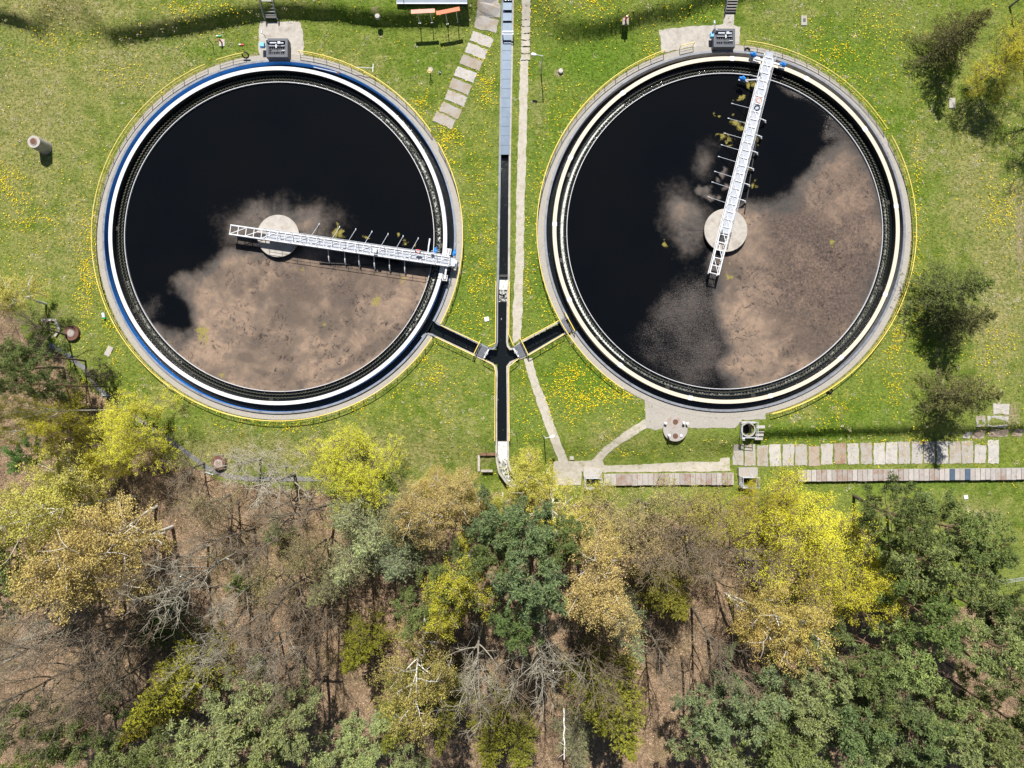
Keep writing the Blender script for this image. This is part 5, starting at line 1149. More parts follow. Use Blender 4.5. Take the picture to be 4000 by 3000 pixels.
M['twig_red'] = m_plain('birch_twigs', (0.20, 0.12, 0.065), 0.9, 0.3, 2.0); M['twig_pale'] = m_plain('pale_twigs', (0.44, 0.40, 0.31), 0.9, 0.25, 2.0); M['twig_brown'] = m_plain('brown_twigs', (0.27, 0.205, 0.14), 0.9, 0.3, 2.0)
PROTO = {}
def proto(key, h, cr, wood, crown, wmat, cmat):
    wm = np_mesh(key + '_trunk', wood[0], wood[1]); wm.materials.append(wmat); cm = None
    if len(wood) > 2: wm.materials.append(M['twig_' + {'birch': 'red', 'grey': 'pale'}.get(key, 'brown')]); wm.polygons.foreach_set('material_index', (np.arange(len(wm.polygons)) >= wood[2]).astype(np.int32))
    if crown is not None: cm = np_mesh(key + '_crown', crown[0], crown[1], {'tint': crown[2]}); cm.materials.append(cmat)
    PROTO.setdefault(key, []).append((h, cr, wm, cm))

def mk_bare(seed, key='bare', wm='bark', bud=0):
    h, cr = 15.0, 4.2
    w, T3, T4, rng = decid(seed, h, cr, 0.34, 14, 6, 5, 1, (30, 70), 0.06, 0.22, 0.0, 0.017)
    cr_ = None
    if bud: 
        p = T4[:, 1][rng.permutation(len(T4))[:bud]]; p = np.concatenate([p, T4[:, 0], T3[:, 1]]); p = np.repeat(p, 4, 0) + rng.normal(size=(len(p) * 4, 3)) * 0.16; cr_ = leaves_np(p, 0.14, 0.09, rng)
    else:
        p = T4[:, 1][rng.permutation(len(T4))[:700]]; cr_ = leaves_np(p, 0.08, 0.05, rng)
    proto(key, h, cr, w, cr_, M[wm], M['leaf'])
def mk_birch(seed, dens=5200):
    h, cr = 15.0, 3.3
    w, T3, T4, rng = decid(seed, h, cr, 0.38, 14, 6, 6, 2, (35, 70), 0.02, 0.17, 0.35, 0.012, 0.05)
    f = rng.uniform(0, 1.1, (dens, 1)); i = rng.integers(0, len(T4), dens); p = T4[i, 0] * (1 - f) + T4[i, 1] * f + rng.normal(size=(dens, 3)) * 0.13
    cl = vnoise(p[:, 0] + p[:, 2] * 0.7, p[:, 1] - p[:, 2] * 0.4, 1.1, seed)
    proto('birch', h, cr, w, leaves_np(p, 0.125, 0.075, rng, tint=cl, tsp=0.55), M['bark_birch'], M['leaf'])
def mk_maple(seed, nc=1500, key='maple', sz=0.115):
    h, cr = 11.0, 4.8
    w, T3, T4, rng = decid(seed, h, cr, 0.20, 19, 8, 6, 3, (8, 66), 0.04, 0.20, 0.0, 0.017)
    i = rng.permutation(len(T4))[:nc]; c = T4[i, 1]; k = 13
    p = (c[:, None] + rng.normal(size=(len(c), k, 3)) * np.array([0.15, 0.15, 0.11])).reshape(-1, 3)
    cl = np.repeat(np.clip(vnoise(c[:, 0], c[:, 1], 1.6, seed) * 0.7 + rng.uniform(0, 0.3, len(c)), 0, 1), k)
    proto(key, h, cr, w, leaves_np(p, sz, sz * 0.7, rng, up=0.5, tint=cl, tsp=0.4), M['bark_dark'], M['leaf'])
def mk_pine(seed, n1=20, h=17.0, cr=3.4):
    rng = np.random.default_rng(seed); W = []
    tr = limb(rng, (0, 0, -0.3), (rng.normal() * 0.04, rng.normal() * 0.04, 1), h * 0.96, 10, 0.035, 0.03); W.append(tube_np(tr, np.linspace(0.20, 0.05, 11), 8))
    C = []; A = []; 
    for i in range(n1 + 5):
        if i >= n1:                                   # dead stubs on the bare trunk
            t = rng.uniform(0.25, 0.5); L = rng.uniform(0.5, 1.6); e = rng.uniform(-0.2, 0.3)
        else:
            u = (i + rng.uniform(0, 1)) / n1; t = 0.50 + 0.47 * u; L = cr * (0.45 + 0.75 * math.sin(math.pi * (0.22 + 0.66 * u))) * rng.uniform(0.7, 1.15); e = math.radians(5 + 50 * u + rng.uniform(-12, 12))
        p, _ = along(tr, np.array([t])); az = i * 2.4 + rng.uniform(-0.6, 0.6)
        l1 = limb(rng, p[0], (math.cos(az) * math.cos(e), math.sin(az) * math.cos(e), math.sin(e)), L, 6, 0.13, 0.04); W.append(tube_np(l1, np.linspace(0.05, 0.015, 7), 5))
        if i >= n1: continue
        n2 = rng.integers(6, 10); q, dd = along(l1, rng.uniform(0.35, 1.0, n2))
        for k in range(n2):
            sd = nrm(dd[k] * 0.7 + nrm(rng.normal(size=3)) * 0.7 + np.array([0, 0, 0.35])); e2 = q[k] + sd * rng.uniform(0.35, 0.95)
            W.append(twigs_np(q[k][None], e2[None], 0.025, 0.012)); n3 = rng.integers(2, 4)
            C.append(e2[None] + rng.normal(size=(n3, 3)) * np.array([0.30, 0.30, 0.14]))
    C = np.concatenate(C); k = 26; d = nrm(rng.normal(size=(len(C), k, 3)) + np.array([0, 0, 0.55])); r = rng.uniform(0.12, 0.36, (len(C), k, 1))
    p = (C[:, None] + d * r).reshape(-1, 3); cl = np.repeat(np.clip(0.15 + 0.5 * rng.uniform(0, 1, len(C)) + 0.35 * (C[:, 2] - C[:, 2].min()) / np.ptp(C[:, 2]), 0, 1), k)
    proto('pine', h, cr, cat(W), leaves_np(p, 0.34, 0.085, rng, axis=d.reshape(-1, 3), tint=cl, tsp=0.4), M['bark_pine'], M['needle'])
def mk_whorl(seed, key, h, cr, base, nlev, per, sub, q, L, w, drop, curve, bark, dens_in=0.15, updir=0.35):
    """spruce, larch and yew like trees: straight stem with whorls of fronds"""
    rng = np.random.default_rng(seed); W = []
    tr = limb(rng, (0, 0, -0.3), (0, 0, 1), h + 0.2, 8, 0.015, 0.03); W.append(tube_np(tr, np.linspace(0.18, 0.02, 9), 7)); P_ = []; A_ = []; T_ = []
    for l in range(nlev):
        u = l / (nlev - 1); t = base + (0.985 - base) * u
        for i in range(per):
            az = l * 1.1 + i * 2 * math.pi / per + rng.uniform(-0.35, 0.35); LL = max(0.25, cr * (1.03 - u) ** 0.8 * rng.uniform(0.7, 1.15)); e = math.radians(-12 + 48 * u + rng.uniform(-10, 10))
            p, _ = along(tr, np.array([min(0.99, t + rng.uniform(-0.01, 0.01))])); l1 = limb(rng, p[0], (math.cos(az) * math.cos(e), math.sin(az) * math.cos(e), math.sin(e)), LL, 5, 0.07, curve)
            W.append(tube_np(l1, np.linspace(0.04 * (1.1 - u), 0.008, 6), 4)); ns = max(4, int(sub * LL / cr))
            b, dd = along(l1, rng.uniform(dens_in, 1.0, ns)); sdir = nrm(np.cross(dd, [0, 0, 1.0])) * rng.choice([-1, 1], (ns, 1)); sd = nrm(dd * 0.8 + sdir * rng.uniform(0.4, 1.0, (ns, 1)) + rng.normal(size=(ns, 3)) * 0.2 - np.array([0, 0, drop]))
            sl_ = LL * rng.uniform(0.12, 0.34, (ns, 1)) + 0.1; W.append(twigs_np(b, b + sd * sl_, 0.012, 0.006))
            f = rng.uniform(0, 1.05, (ns, q, 1)); c = b[:, None] + sd[:, None] * sl_[:, None] * f
            P_.append(c.reshape(-1, 3)); A_.append(nrm(np.repeat(sd, q, 0) + rng.normal(size=(ns * q, 3)) * 0.5 + np.array([0, 0, updir]))); T_.append(np.repeat(np.clip(rng.uniform(0, 1) * 0.4 + rng.uniform(0.1, 0.5, ns), 0, 1), q))
    p = np.concatenate(P_); p = p + rng.normal(size=p.shape) * 0.04
    proto(key, h, cr, cat(W), leaves_np(p, L, w, rng, axis=np.concatenate(A_), tint=np.concatenate(T_), tsp=0.4), M[bark], M['needle'])
def mk_shrub(seed):
    h, cr = 4.0, 2.2
    w, T3, T4, rng = decid(seed, h, cr, 0.06, 16, 7, 5, 3, (20, 75), 0.03, 0.07, 0.0, 0.012)
    f = rng.uniform(0, 1.1, (4200, 1)); i = rng.integers(0, len(T4), 4200); p = T4[i, 0] * (1 - f) + T4[i, 1] * f + rng.normal(size=(4200, 3)) * 0.09
    proto('shrub', h, cr, w, leaves_np(p, 0.17, 0.10, rng), M['bark_dark'], M['leaf'])
for s in (1, 2, 3, 4): mk_bare(s)
for s in (5, 6): mk_bare(s, 'grey', 'bark_pale')
for s in (7, 8, 9): mk_bare(s, 'budding', 'bark', 99999)
for s in (11, 12, 13, 14): mk_birch(s, 15000)
for s in (21, 22, 23): mk_maple(s, 3000)
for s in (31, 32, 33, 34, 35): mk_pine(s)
for s in (41, 42, 43): mk_whorl(s, 'larch', 15.0, 3.5, 0.12, 22, 5, 22, 5, 0.26, 0.05, 0.12, 0.015, 'bark', 0.1)
for s in (51, 52, 53): mk_whorl(s, 'spruce', 15.0, 3.4, 0.12, 24, 5, 30, 6, 0.26, 0.085, 0.10, 0.05, 'bark_dark', 0.2)
for s in (61, 62): mk_shrub(s)
for s in (71, 72): mk_whorl(s, 'thinlarch', 12.0, 3.8, 0.10, 20, 6, 26, 6, 0.27, 0.06, 0.10, 0.02, 'bark_dark', 0.1)

LEAF = {'bare': (0.15, 0.11, 0.07), 'grey': (0.28, 0.26, 0.20), 'budding': (0.46, 0.41, 0.15), 'birch': (0.42, 0.33, 0.085), 'maple': (0.66, 0.65, 0.065), 'pine': (0.185, 0.220, 0.085), 'larch': (0.37, 0.41, 0.19), 'spruce': (0.29, 0.29, 0.03), 'shrub': (0.10, 0.20, 0.03), 'thinlarch': (0.19, 0.25, 0.06)}
GROUP = {'bare': 'bare trees of the wood', 'grey': 'silver grey bare trees', 'budding': 'budding trees at the edge of the wood', 'birch': 'white trunked birches', 'maple': 'yellow flowering trees', 'pine': 'blue green pines of the wood', 'larch': 'pale green feathery conifers', 'spruce': 'olive green conifers', 'shrub': 'green shrubs', 'thinlarch': 'thin feathery trees on the right'}
TNAME = {'bare': 'bare_tree', 'grey': 'bare_tree', 'budding': 'budding_tree', 'birch': 'birch_tree', 'maple': 'flowering_tree', 'pine': 'pine_tree', 'larch': 'larch_tree', 'spruce': 'spruce_tree', 'shrub': 'shrub', 'thinlarch': 'larch_tree'}
TCAT = {'shrub': 'shrub'}
count = {}
def tree(kind, x, y, h, cr, label, col=None, foot=False, var=None):
    """x, y: crown centre (or foot) in the 2212 px wide view of the photograph"""
    px, py = x * 4000 / 2212, y * 4000 / 2212
    if y > 1100 and x < 2212 and kind not in ('shrub', 'maple') and not foot: h *= 1.32
    elif foot and kind == 'birch' and y > 1000: h *= 1.2
    pr = PROTO[kind]; n = count.get(kind, 0); count[kind] = n + 1; H0, C0, wm, cm = pr[(n if var is None else var) % len(pr)]
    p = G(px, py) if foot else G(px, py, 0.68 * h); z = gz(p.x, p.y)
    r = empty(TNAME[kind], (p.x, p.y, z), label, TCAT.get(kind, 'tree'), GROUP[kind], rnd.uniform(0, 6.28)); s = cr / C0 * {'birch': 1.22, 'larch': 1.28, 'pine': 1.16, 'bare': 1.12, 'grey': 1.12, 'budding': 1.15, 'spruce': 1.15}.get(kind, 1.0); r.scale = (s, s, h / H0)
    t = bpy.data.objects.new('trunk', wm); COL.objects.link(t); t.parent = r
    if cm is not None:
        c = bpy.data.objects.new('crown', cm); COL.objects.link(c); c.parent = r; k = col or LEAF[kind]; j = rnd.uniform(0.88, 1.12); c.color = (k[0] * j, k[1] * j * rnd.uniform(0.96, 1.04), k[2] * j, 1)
    return r
ORG = (0.58, 0.46, 0.19); OLV = (0.48, 0.45, 0.11); YLG = (0.48, 0.47, 0.05); DKP = (0.130, 0.165, 0.058); LTP = (0.235, 0.27, 0.12)
exec_trees = [
 # left edge
 ('birch', 28, 645, 9, 2.7, 'olive brown birch crown cut by the left edge of the photo above the broken kerb', OLV),
 ('pine', 25, 790, 14, 2.6, 'dark pine at the left edge beside the fallen looking white trunks', DKP),
 ('pine', 95, 775, 12, 2.0, 'thin green pine just right of the dark pine at the left edge', DKP),
 ('pine', 130, 828, 8, 1.5, 'small thin pine over the gutter at the left', DKP),
 ('bare', 70, 715, 10, 2.6, 'bare twiggy tree below the broken kerb at the left edge'),
 ('shrub', 213, 806, 3.5, 1.5, 'dark round bush beside the gutter at the left', (0.045, 0.055, 0.02)),
 ('birch', 231, 886, 22, 1.5, 'birch whose long white trunk runs from the yellow tree out over the left edge', OLV, True),
 ('birch', 152, 914, 21, 1.4, 'birch with its white trunk crossing the left edge, left of the other white trunk', OLV, True),
 ('pine', 236, 836, 22, 1.5, 'pine with a long brown trunk crossing the left edge above the birches', None, True),
 ('maple', 283, 928, 9, 4.2, 'bright yellow tree beside the gutter at the left'),
 ('maple', 130, 918, 8, 3.6, 'sparser yellow tree with white trunks across it near the left edge', (0.50, 0.47, 0.03)),
 ('maple', 232, 1005, 8, 2.2, 'small yellow tree with dark trunk under the bright yellow tree at the left', (0.50, 0.45, 0.03)),
 ('pine', 55, 990, 9, 1.9, 'small bright green pine at the left edge below the sparse yellow tree', (0.10, 0.17, 0.05)),
 ('birch', 80, 1040, 15, 3.6, 'olive birch crown at the left edge above the longest white trunk', OLV),
 ('birch', 175, 1050, 12, 2.8, 'yellow olive birch right of the olive birch at the left edge', (0.46, 0.44, 0.10)),
 ('birch', 20, 1110, 15, 3.0, 'olive birch cut by the left edge', OLV),
 ('birch', 292, 1074, 21, 3.9, 'birch with a long white trunk slanting down left through an olive crown', OLV, True),
 ('birch', 230, 1130, 13, 3.8, 'brown orange birch crown left of the bare trees', ORG),
 ('birch', 372, 1138, 20, 4.2, 'tall birch with a long white trunk and wide brown crown', (0.52, 0.42, 0.15), True),
 ('birch', 355, 1152, 20, 4.2, 'tall birch with a white trunk just below its twin', (0.52, 0.42, 0.15), True),
 ('pine', 20, 1275, 14, 2.8, 'dark green pine cut by the left edge below the birches', DKP),
 ('pine', 30, 1190, 13, 2.6, 'green pine at the left edge between birches'),
 # bare trees left of the middle
 ('grey', 600, 1040, 10, 4.6, 'broad silver grey bare tree left of the bright yellow tree at the meadow edge'),
 ('grey', 530, 1000, 8, 3.2, 'pale grey bare tree by the gutter, upper left of the broad silver one'),
 ('bare', 660, 1130, 15, 4.2, 'bare tree with dark forked trunk below the silver grey tree'),
 ('bare', 440, 1090, 12, 3.6, 'thin bare tree on the leaf covered ground below the brown manhole ring'),
 ('bare', 400, 1010, 8, 2.6, 'thin bare tree between the bright yellow tree and the brown manhole ring'),
 ('bare', 470, 1185, 13, 3.2, 'spindly bare tree left of the pale conifers'),
 ('grey', 420, 1250, 17, 3.9, 'greenish grey bare tree with branches spread like a fan right of the big birches'),
 ('bare', 540, 1200, 13, 3.2, 'bare tree above the small bright green bush'),
 ('bare', 570, 1330, 14, 3.6, 'bare tree on open leaf litter right of the bright green bush'),
 ('bare', 640, 1280, 14, 3.4, 'bare tree just left of the pale feathery conifers'),
 ('bare', 680, 1390, 13, 2.8, 'slim bare tree left of the round olive conifer'),
 ('bare', 200, 1425, 18, 4.4, 'bare tree with a bright slanting trunk in the lower left wood'),
 ('bare', 95, 1390, 18, 4.2, 'bare tree with spreading limbs near the left edge of the lower wood'),
 ('bare', 60, 1500, 18, 4.6, 'bare tree with a slanting dark trunk close to the left edge'),
 ('bare', 260, 1360, 17, 4.0, 'bare tree standing below the big brown birches'),
 ('bare', 30, 1340, 17, 4.0, 'bare tree cut by the left edge below the dark green pine'),
 ('bare', 160, 1540, 17, 3.8, 'bare tree left of the leaning olive conifer'),
 ('grey', 480, 1400, 14, 3.2, 'light grey bare tree right of the dark green bush'),
 ('bare', 620, 1450, 13, 3.0, 'bare tree above the big pale pine group'),
 ('grey', 500, 1300, 12, 2.8, 'thin pale bare tree beside the small bright green bush'),
 ('grey', 590, 1400, 12, 2.8, 'thin pale bare tree on open leaf litter above the pale pine group'),
 ('bare', 705, 1310, 12, 2.6, 'thin bare tree under the left rim of the pale conifers'),
 ('bare', 530, 1440, 13, 2.8, 'thin bare tree between the olive fronded conifer and the pale pine group'),
 ('grey', 150, 1330, 16, 3.4, 'pale bare tree hidden under the lower rim of the big birches'),
 ('bare', 330, 1240, 16, 3.2, 'bare tree between the twin birches and the fan shaped bare tree'),
 ('grey', 25, 1430, 16, 3.2, 'pale bare tree at the left edge of the lower wood'),
 ('bare', 230, 1500, 15, 3.0, 'bare tree touching the upper left of the leaning olive conifer'),
 ('budding', 460, 1110, 9, 2.8, 'thin budding tree between the brown manhole ring and the silver grey tree', (0.36, 0.31, 0.16)),
 ('budding', 600, 1250, 10, 3.0, 'thin budding tree under the forked bare tree', (0.34, 0.30, 0.13)),
 ('budding', 660, 1200, 10, 2.8, 'thin budding tree left of the pale feathery conifers', (0.36, 0.34, 0.14)),
 ('budding', 1500, 1180, 11, 3.4, 'tan budding tree in the second row beside the big yellow tree', (0.40, 0.32, 0.15)),
 ('budding', 1390, 1170, 11, 3.4, 'tan budding tree in the second row behind the budding trees', (0.40, 0.32, 0.15)),
 ('larch', 700, 1280, 12, 2.6, 'small pale feathery conifer at the lower left tip of the pale group', (0.30, 0.30, 0.14)),
 ('shrub', 345, 1345, 5, 3.0, 'dark green bush in the shade of the fan shaped bare tree', (0.05, 0.13, 0.015)),
 ('shrub', 525, 1266, 3.5, 1.7, 'small bright green bush among bare trees', (0.14, 0.26, 0.03)),
 ('shrub', 594, 1150, 3.5, 1.6, 'bright green bush under the silver grey tree', (0.13, 0.25, 0.03)),
 # lower left conifers
 ('spruce', 350, 1505, 16, 4.0, 'leaning olive conifer with ragged fronds in the lower left'),
 ('spruce', 300, 1570, 12, 2.8, 'smaller olive conifer under the leaning one', (0.22, 0.20, 0.02)),
 ('pine', 575, 1525, 16, 3.4, 'large pale green pine, topmost of the lower left pine group', LTP),
 ('pine', 500, 1570, 16, 3.4, 'pale green pine, left one of the lower left pine group', LTP),
 ('pine', 640, 1560, 15, 3.2, 'pale green pine at the right of the lower left pine group, beside the dead stem', LTP),
 ('pine', 570, 1625, 15, 3.4, 'pale green pine, lowest of the lower left pine group'),
 ('pine', 440, 1625, 14, 3.0, 'green pine at the bottom edge left of the pine group'),
 ('pine', 190, 1590, 15, 2.8, 'dark green pine near the bottom left corner', DKP),
 ('pine', 260, 1612, 14, 2.6, 'blue green pine right of the dark one near the bottom left corner'),
 ('pine', 110, 1630, 14, 2.6, 'yellowish green pine at the bottom left corner', (0.16, 0.19, 0.05)),
 ('pine', 720, 1640, 14, 2.8, 'green pine at the bottom edge right of the dead standing stems', LTP),
 ('pine', 50, 1570, 14, 2.4, 'dark pine at the left edge near the bottom corner', DKP),
 ('pine', 345, 1640, 13, 2.4, 'small green pine at the bottom edge under the olive conifers', DKP),
 # pale conifers and birches left of centre
 ('maple', 768, 1008, 9, 4.9, 'bright yellow tree standing alone at the meadow edge left of the channel', None),
 ('larch', 745, 1115, 13, 3.3, 'pale green feathery conifer right below the yellow tree at the meadow edge'),
 ('larch', 800, 1165, 15, 3.6, 'large pale green feathery conifer in the middle of its group'),
 ('larch', 750, 1215, 14, 3.2, 'pale feathery conifer at the lower left of the pale group'),
 ('larch', 850, 1215, 15, 3.4, 'pale feathery conifer at the lower right of the pale group', (0.22, 0.28, 0.14)),
 ('larch', 850, 1120, 13, 3.0, 'pale feathery conifer at the upper right of the pale group', (0.25, 0.24, 0.10)),
 ('birch', 975, 1100, 13, 3.2, 'orange brown birch crown right of the pale feathery conifers', ORG),
 ('birch', 915, 1150, 13, 2.8, 'orange brown birch touching the pale feathery conifers', ORG),
 ('birch', 930, 1040, 8, 2.2, 'small yellow brown birch at the meadow edge left of the channel end', (0.50, 0.40, 0.14)),
 ('birch', 1005, 1060, 8, 2.0, 'small olive birch at the meadow edge nearest the channel end', (0.46, 0.42, 0.12)),
 ('pine', 1062, 1130, 16, 3.0, 'blue green pine below the end of the channel', (0.135, 0.18, 0.085)),
 ('pine', 1130, 1145, 17, 2.6, 'blue green pine just right of the one below the channel end', (0.135, 0.18, 0.085)),
 ('pine', 1148, 1215, 20, 3.4, 'tall blue green pine with a column shaped crown below the channel', (0.145, 0.20, 0.095)),
 ('pine', 965, 1232, 14, 2.8, 'dark pine left of the yellow green birch', DKP),
 ('pine', 1065, 1205, 15, 2.3, 'small dark pine between the two birches below the channel', DKP),
 ('pine', 1092, 1330, 18, 2.4, 'isolated dark green pine with a round crown on a tall stem', (0.125, 0.175, 0.065)),
 ('pine', 905, 1285, 13, 2.6, 'dark pine in shade under the pale feathery conifers', DKP),
 ('pine', 1232, 1150, 14, 2.6, 'dark pine at the right of the pale olive birches', DKP),
 ('birch', 1140, 1050, 10, 3.0, 'yellow olive birch at the meadow edge left below the square pit with foam', (0.50, 0.47, 0.09)),
 ('birch', 1205, 1075, 11, 3.2, 'large golden olive birch at the meadow edge below the square pit with foam', (0.54, 0.47, 0.10)),
 ('birch', 1085, 1085, 11, 2.3, 'yellow green birch beside the blue green pine below the channel', (0.48, 0.47, 0.09)),
 ('birch', 1005, 1250, 15, 3.0, 'yellow green birch with a white trunk left of the isolated dark pine', YLG),
 ('birch', 960, 1330, 14, 2.6, 'yellow green birch below the other yellow green one', YLG),
 ('spruce', 765, 1420, 12, 2.7, 'round olive yellow conifer left of the white branched birch', (0.22, 0.215, 0.02)),
 ('birch', 885, 1420, 18, 3.4, 'olive birch with bright white branches at its heart', (0.46, 0.42, 0.12)),
 ('spruce', 900, 1495, 12, 2.8, 'dark olive conifer under the white branched birch', (0.10, 0.11, 0.018)),
 ('grey', 1030, 1440, 18, 3.6, 'pale limbed bare tree, leftmost of the row below the isolated dark pine'),
 ('bare', 1105, 1445, 18, 3.6, 'pale limbed bare tree, second of the row below the isolated dark pine', (0.30, 0.20, 0.08)),
 ('grey', 1185, 1410, 19, 3.8, 'pale limbed bare tree with long hanging limbs below the orange birch'),
 ('bare', 1255, 1440, 18, 3.4, 'bare tree at the right end of the pale limbed row', (0.28, 0.17, 0.08)),
 ('birch', 1262, 1225, 16, 3.6, 'large orange brown birch right of the tall column shaped pine', ORG),
 ('birch', 1315, 1300, 17, 3.2, 'orange brown birch below the large orange one', ORG),
 ('birch', 1310, 1180, 13, 2.8, 'orange brown birch above the large orange one', (0.52, 0.42, 0.16)),
 ('larch', 1368, 1370, 17, 2.7, 'single pale silvery green conifer right of the orange birches', (0.24, 0.30, 0.15)),
 ('spruce', 1455, 1300, 13, 3.3, 'olive green conifer right of the orange birches', (0.21, 0.20, 0.03)),
 # bottom centre
 ('spruce', 960, 1555, 17, 2.6, 'narrow olive conifer with a pale broken top at the bottom centre', (0.20, 0.21, 0.035)),
 ('spruce', 1060, 1610, 15, 3.0, 'olive yellow conifer at the bottom edge right of the narrow one', (0.23, 0.22, 0.025)),
 ('spruce', 850, 1570, 13, 2.9, 'olive conifer beside pale pines at the bottom centre', (0.19, 0.20, 0.03)),
 ('pine', 790, 1610, 13, 2.8, 'pale green pine at the bottom edge left of the olive conifers', LTP),
 ('pine', 890, 1640, 12, 2.6, 'pale blue green pine at the bottom edge under the olive conifers', LTP),
 ('spruce', 1125, 1645, 12, 2.3, 'small olive yellow conifer cut by the bottom edge', (0.24, 0.24, 0.03)),
 ('spruce', 1340, 1570, 18, 4.6, 'largest olive green conifer at the bottom edge, with broad fronds', (0.20, 0.20, 0.028)),
 ('spruce', 1290, 1530, 14, 2.8, 'smaller olive conifer at the upper left of the largest olive one', (0.18, 0.18, 0.024)),
 ('larch', 1245, 1630, 12, 2.4, 'pale green conifer at the bottom edge beside the thin white stem', (0.24, 0.26, 0.12)),
 # budding edge right of the middle
 ('budding', 1330, 1105, 10, 3.4, 'thin budding tree below the rust stained cover slabs, leftmost of its row'),
 ('budding', 1410, 1110, 11, 3.6, 'thin budding tree below the rust stained cover slabs, second of its row'),
 ('budding', 1490, 1100, 11, 3.6, 'thin budding tree below the rust stained cover slabs, third of its row', (0.40, 0.36, 0.07)),
 ('budding', 1555, 1120, 11, 3.4, 'yellowish budding tree touching the big yellow tree', (0.46, 0.42, 0.06)),
 ('budding', 1290, 1070, 7, 2.2, 'small bright yellow green budding tree in front of the square pit with foam', (0.48, 0.46, 0.06)),
 ('bare', 1420, 1190, 14, 3.8, 'bare pinkish brown tree in the second row behind the budding trees', (0.25, 0.15, 0.09)),
 ('bare', 1510, 1200, 15, 4.0, 'bare tree with long pale boughs between the olive conifer and the big yellow tree', (0.25, 0.15, 0.09)),
 ('bare', 1590, 1210, 14, 3.4, 'bare brownish tree at the left foot of the big yellow tree', (0.25, 0.17, 0.08)),
 ('bare', 1560, 1390, 15, 3.2, 'bare tree in the clearing with dark trunk shadows'),
 ('bare', 1430, 1420, 14, 3.0, 'pale twiggy bare tree beside the silvery green conifer'),
 # big yellow trees
 ('maple', 1735, 1148, 12, 6.5, 'biggest yellow tree, spreading over the lower pit and the covered channel'),
 ('maple', 1655, 1098, 9, 3.4, 'yellow tree at the left shoulder of the biggest yellow tree', (0.52, 0.48, 0.03)),
 ('maple', 1840, 1250, 13, 5.0, 'olive yellow tree right below the biggest yellow tree', (0.60, 0.58, 0.05)),
 ('budding', 1720, 1230, 12, 4.0, 'half bare budding tree under the biggest yellow tree', (0.40, 0.34, 0.05)),
 ('birch', 1566, 1282, 19, 3.2, 'birch with a leaning white trunk and ochre crown in the clearing', (0.52, 0.42, 0.13), True),
 ('birch', 1655, 1365, 14, 3.0, 'ochre birch crown right of the clearing', (0.54, 0.43, 0.13)),
 # pines at the right
 ('pine', 1950, 1105, 13, 3.4, 'dark green pine right of the biggest yellow tree, nearest the covered channel', (0.115, 0.15, 0.05)),
 ('pine', 2040, 1150, 14, 3.2, 'green pine right of the one nearest the covered channel', (0.145, 0.18, 0.06)),
 ('pine', 1985, 1200, 15, 3.2, 'green pine left in the upper right group, touching the olive yellow tree'),
 ('pine', 2095, 1205, 14, 3.2, 'green pine at the right end of the upper right group', (0.11, 0.14, 0.05)),
 ('pine', 2050, 1255, 15, 3.0, 'green pine in the middle of the upper right group'),
 ('pine', 1995, 1310, 17, 3.4, 'bright green pine with a full crown below the upper right group', (0.12, 0.165, 0.055)),
 ('pine', 2130, 1290, 13, 2.6, 'green pine at the right edge beside the wire fence', (0.11, 0.145, 0.05)),
 ('pine', 2110, 1385, 17, 3.3, 'tall blue green pine near the right edge above the leaning trunks'),
 ('pine', 2185, 1350, 15, 2.6, 'green pine cut by the right edge', (0.105, 0.15, 0.05)),
 ('pine', 2180, 1455, 16, 3.0, 'blue green pine at the right edge below the leaning trunks'),
 ('pine', 1900, 1430, 16, 3.2, 'dark green pine below the olive yellow tree'),
 ('pine', 1830, 1440, 16, 3.0, 'green pine left of the dark green one below the olive yellow tree', (0.15, 0.185, 0.07)),
 ('pine', 1755, 1430, 15, 2.8, 'green pine right of the ochre birch crown', LTP),
 ('pine', 1780, 1520, 17, 3.4, 'full pale pine in the middle of the lower right pines', (0.13, 0.18, 0.075)),
 ('pine', 1870, 1515, 16, 3.0, 'green pine right of the full pale pine', DKP),
 ('pine', 1690, 1500, 15, 3.0, 'green pine left of the full pale pine', LTP),
 ('pine', 1600, 1470, 15, 3.2, 'blue green pine, leftmost of the lower right pines', (0.16, 0.20, 0.10)),
 ('pine', 1530, 1510, 14, 2.8, 'blue green pine beside the largest olive conifer', (0.16, 0.20, 0.10)),
 ('pine', 1640, 1570, 16, 3.4, 'large blue green pine near the bottom edge right of the largest olive conifer'),
 ('pine', 1560, 1625, 15, 3.2, 'pale green pine at the bottom edge right of the largest olive conifer', LTP),
 ('pine', 1730, 1600, 16, 3.2, 'green pine at the bottom edge under the full pale pine'),
 ('pine', 1830, 1610, 15, 3.0, 'pale green pine at the bottom edge in the lower right', LTP),
 ('pine', 1930, 1560, 15, 3.2, 'green pine left of the pale leaning trunk in the lower right', (0.12, 0.165, 0.065)),
 ('pine', 1990, 1530, 14, 2.8, 'blue green pine above the pale leaning trunk in the lower right'),
 ('pine', 2030, 1600, 16, 3.0, 'pale green pine crossed by the pale leaning trunk', LTP),
 ('pine', 2120, 1560, 16, 3.0, 'blue green pine right of the pale leaning trunk'),
 ('pine', 2190, 1560, 15, 2.8, 'dark pine at the right edge near the bottom corner', DKP),
 ('pine', 2110, 1640, 15, 3.0, 'green pine at the bottom right corner'),
 ('pine', 1930, 1640, 14, 2.8, 'green pine at the bottom edge left of the pale leaning trunk', (0.13, 0.165, 0.06)),
 # right meadow
 ('thinlarch', 2000, 640, 12.5, 4.4, 'thin feathery tree casting a dark shadow beside the cream rimmed tank', None, True),
 ('thinlarch', 2035, 700, 10, 3.4, 'second thin feathery tree, just below the upper one right of the cream rimmed tank', (0.15, 0.16, 0.05), True),
 ('thinlarch', 2026, 852, 12, 3.9, 'thin feathery tree casting its shadow over the long row of slabs', (0.19, 0.19, 0.06), True),
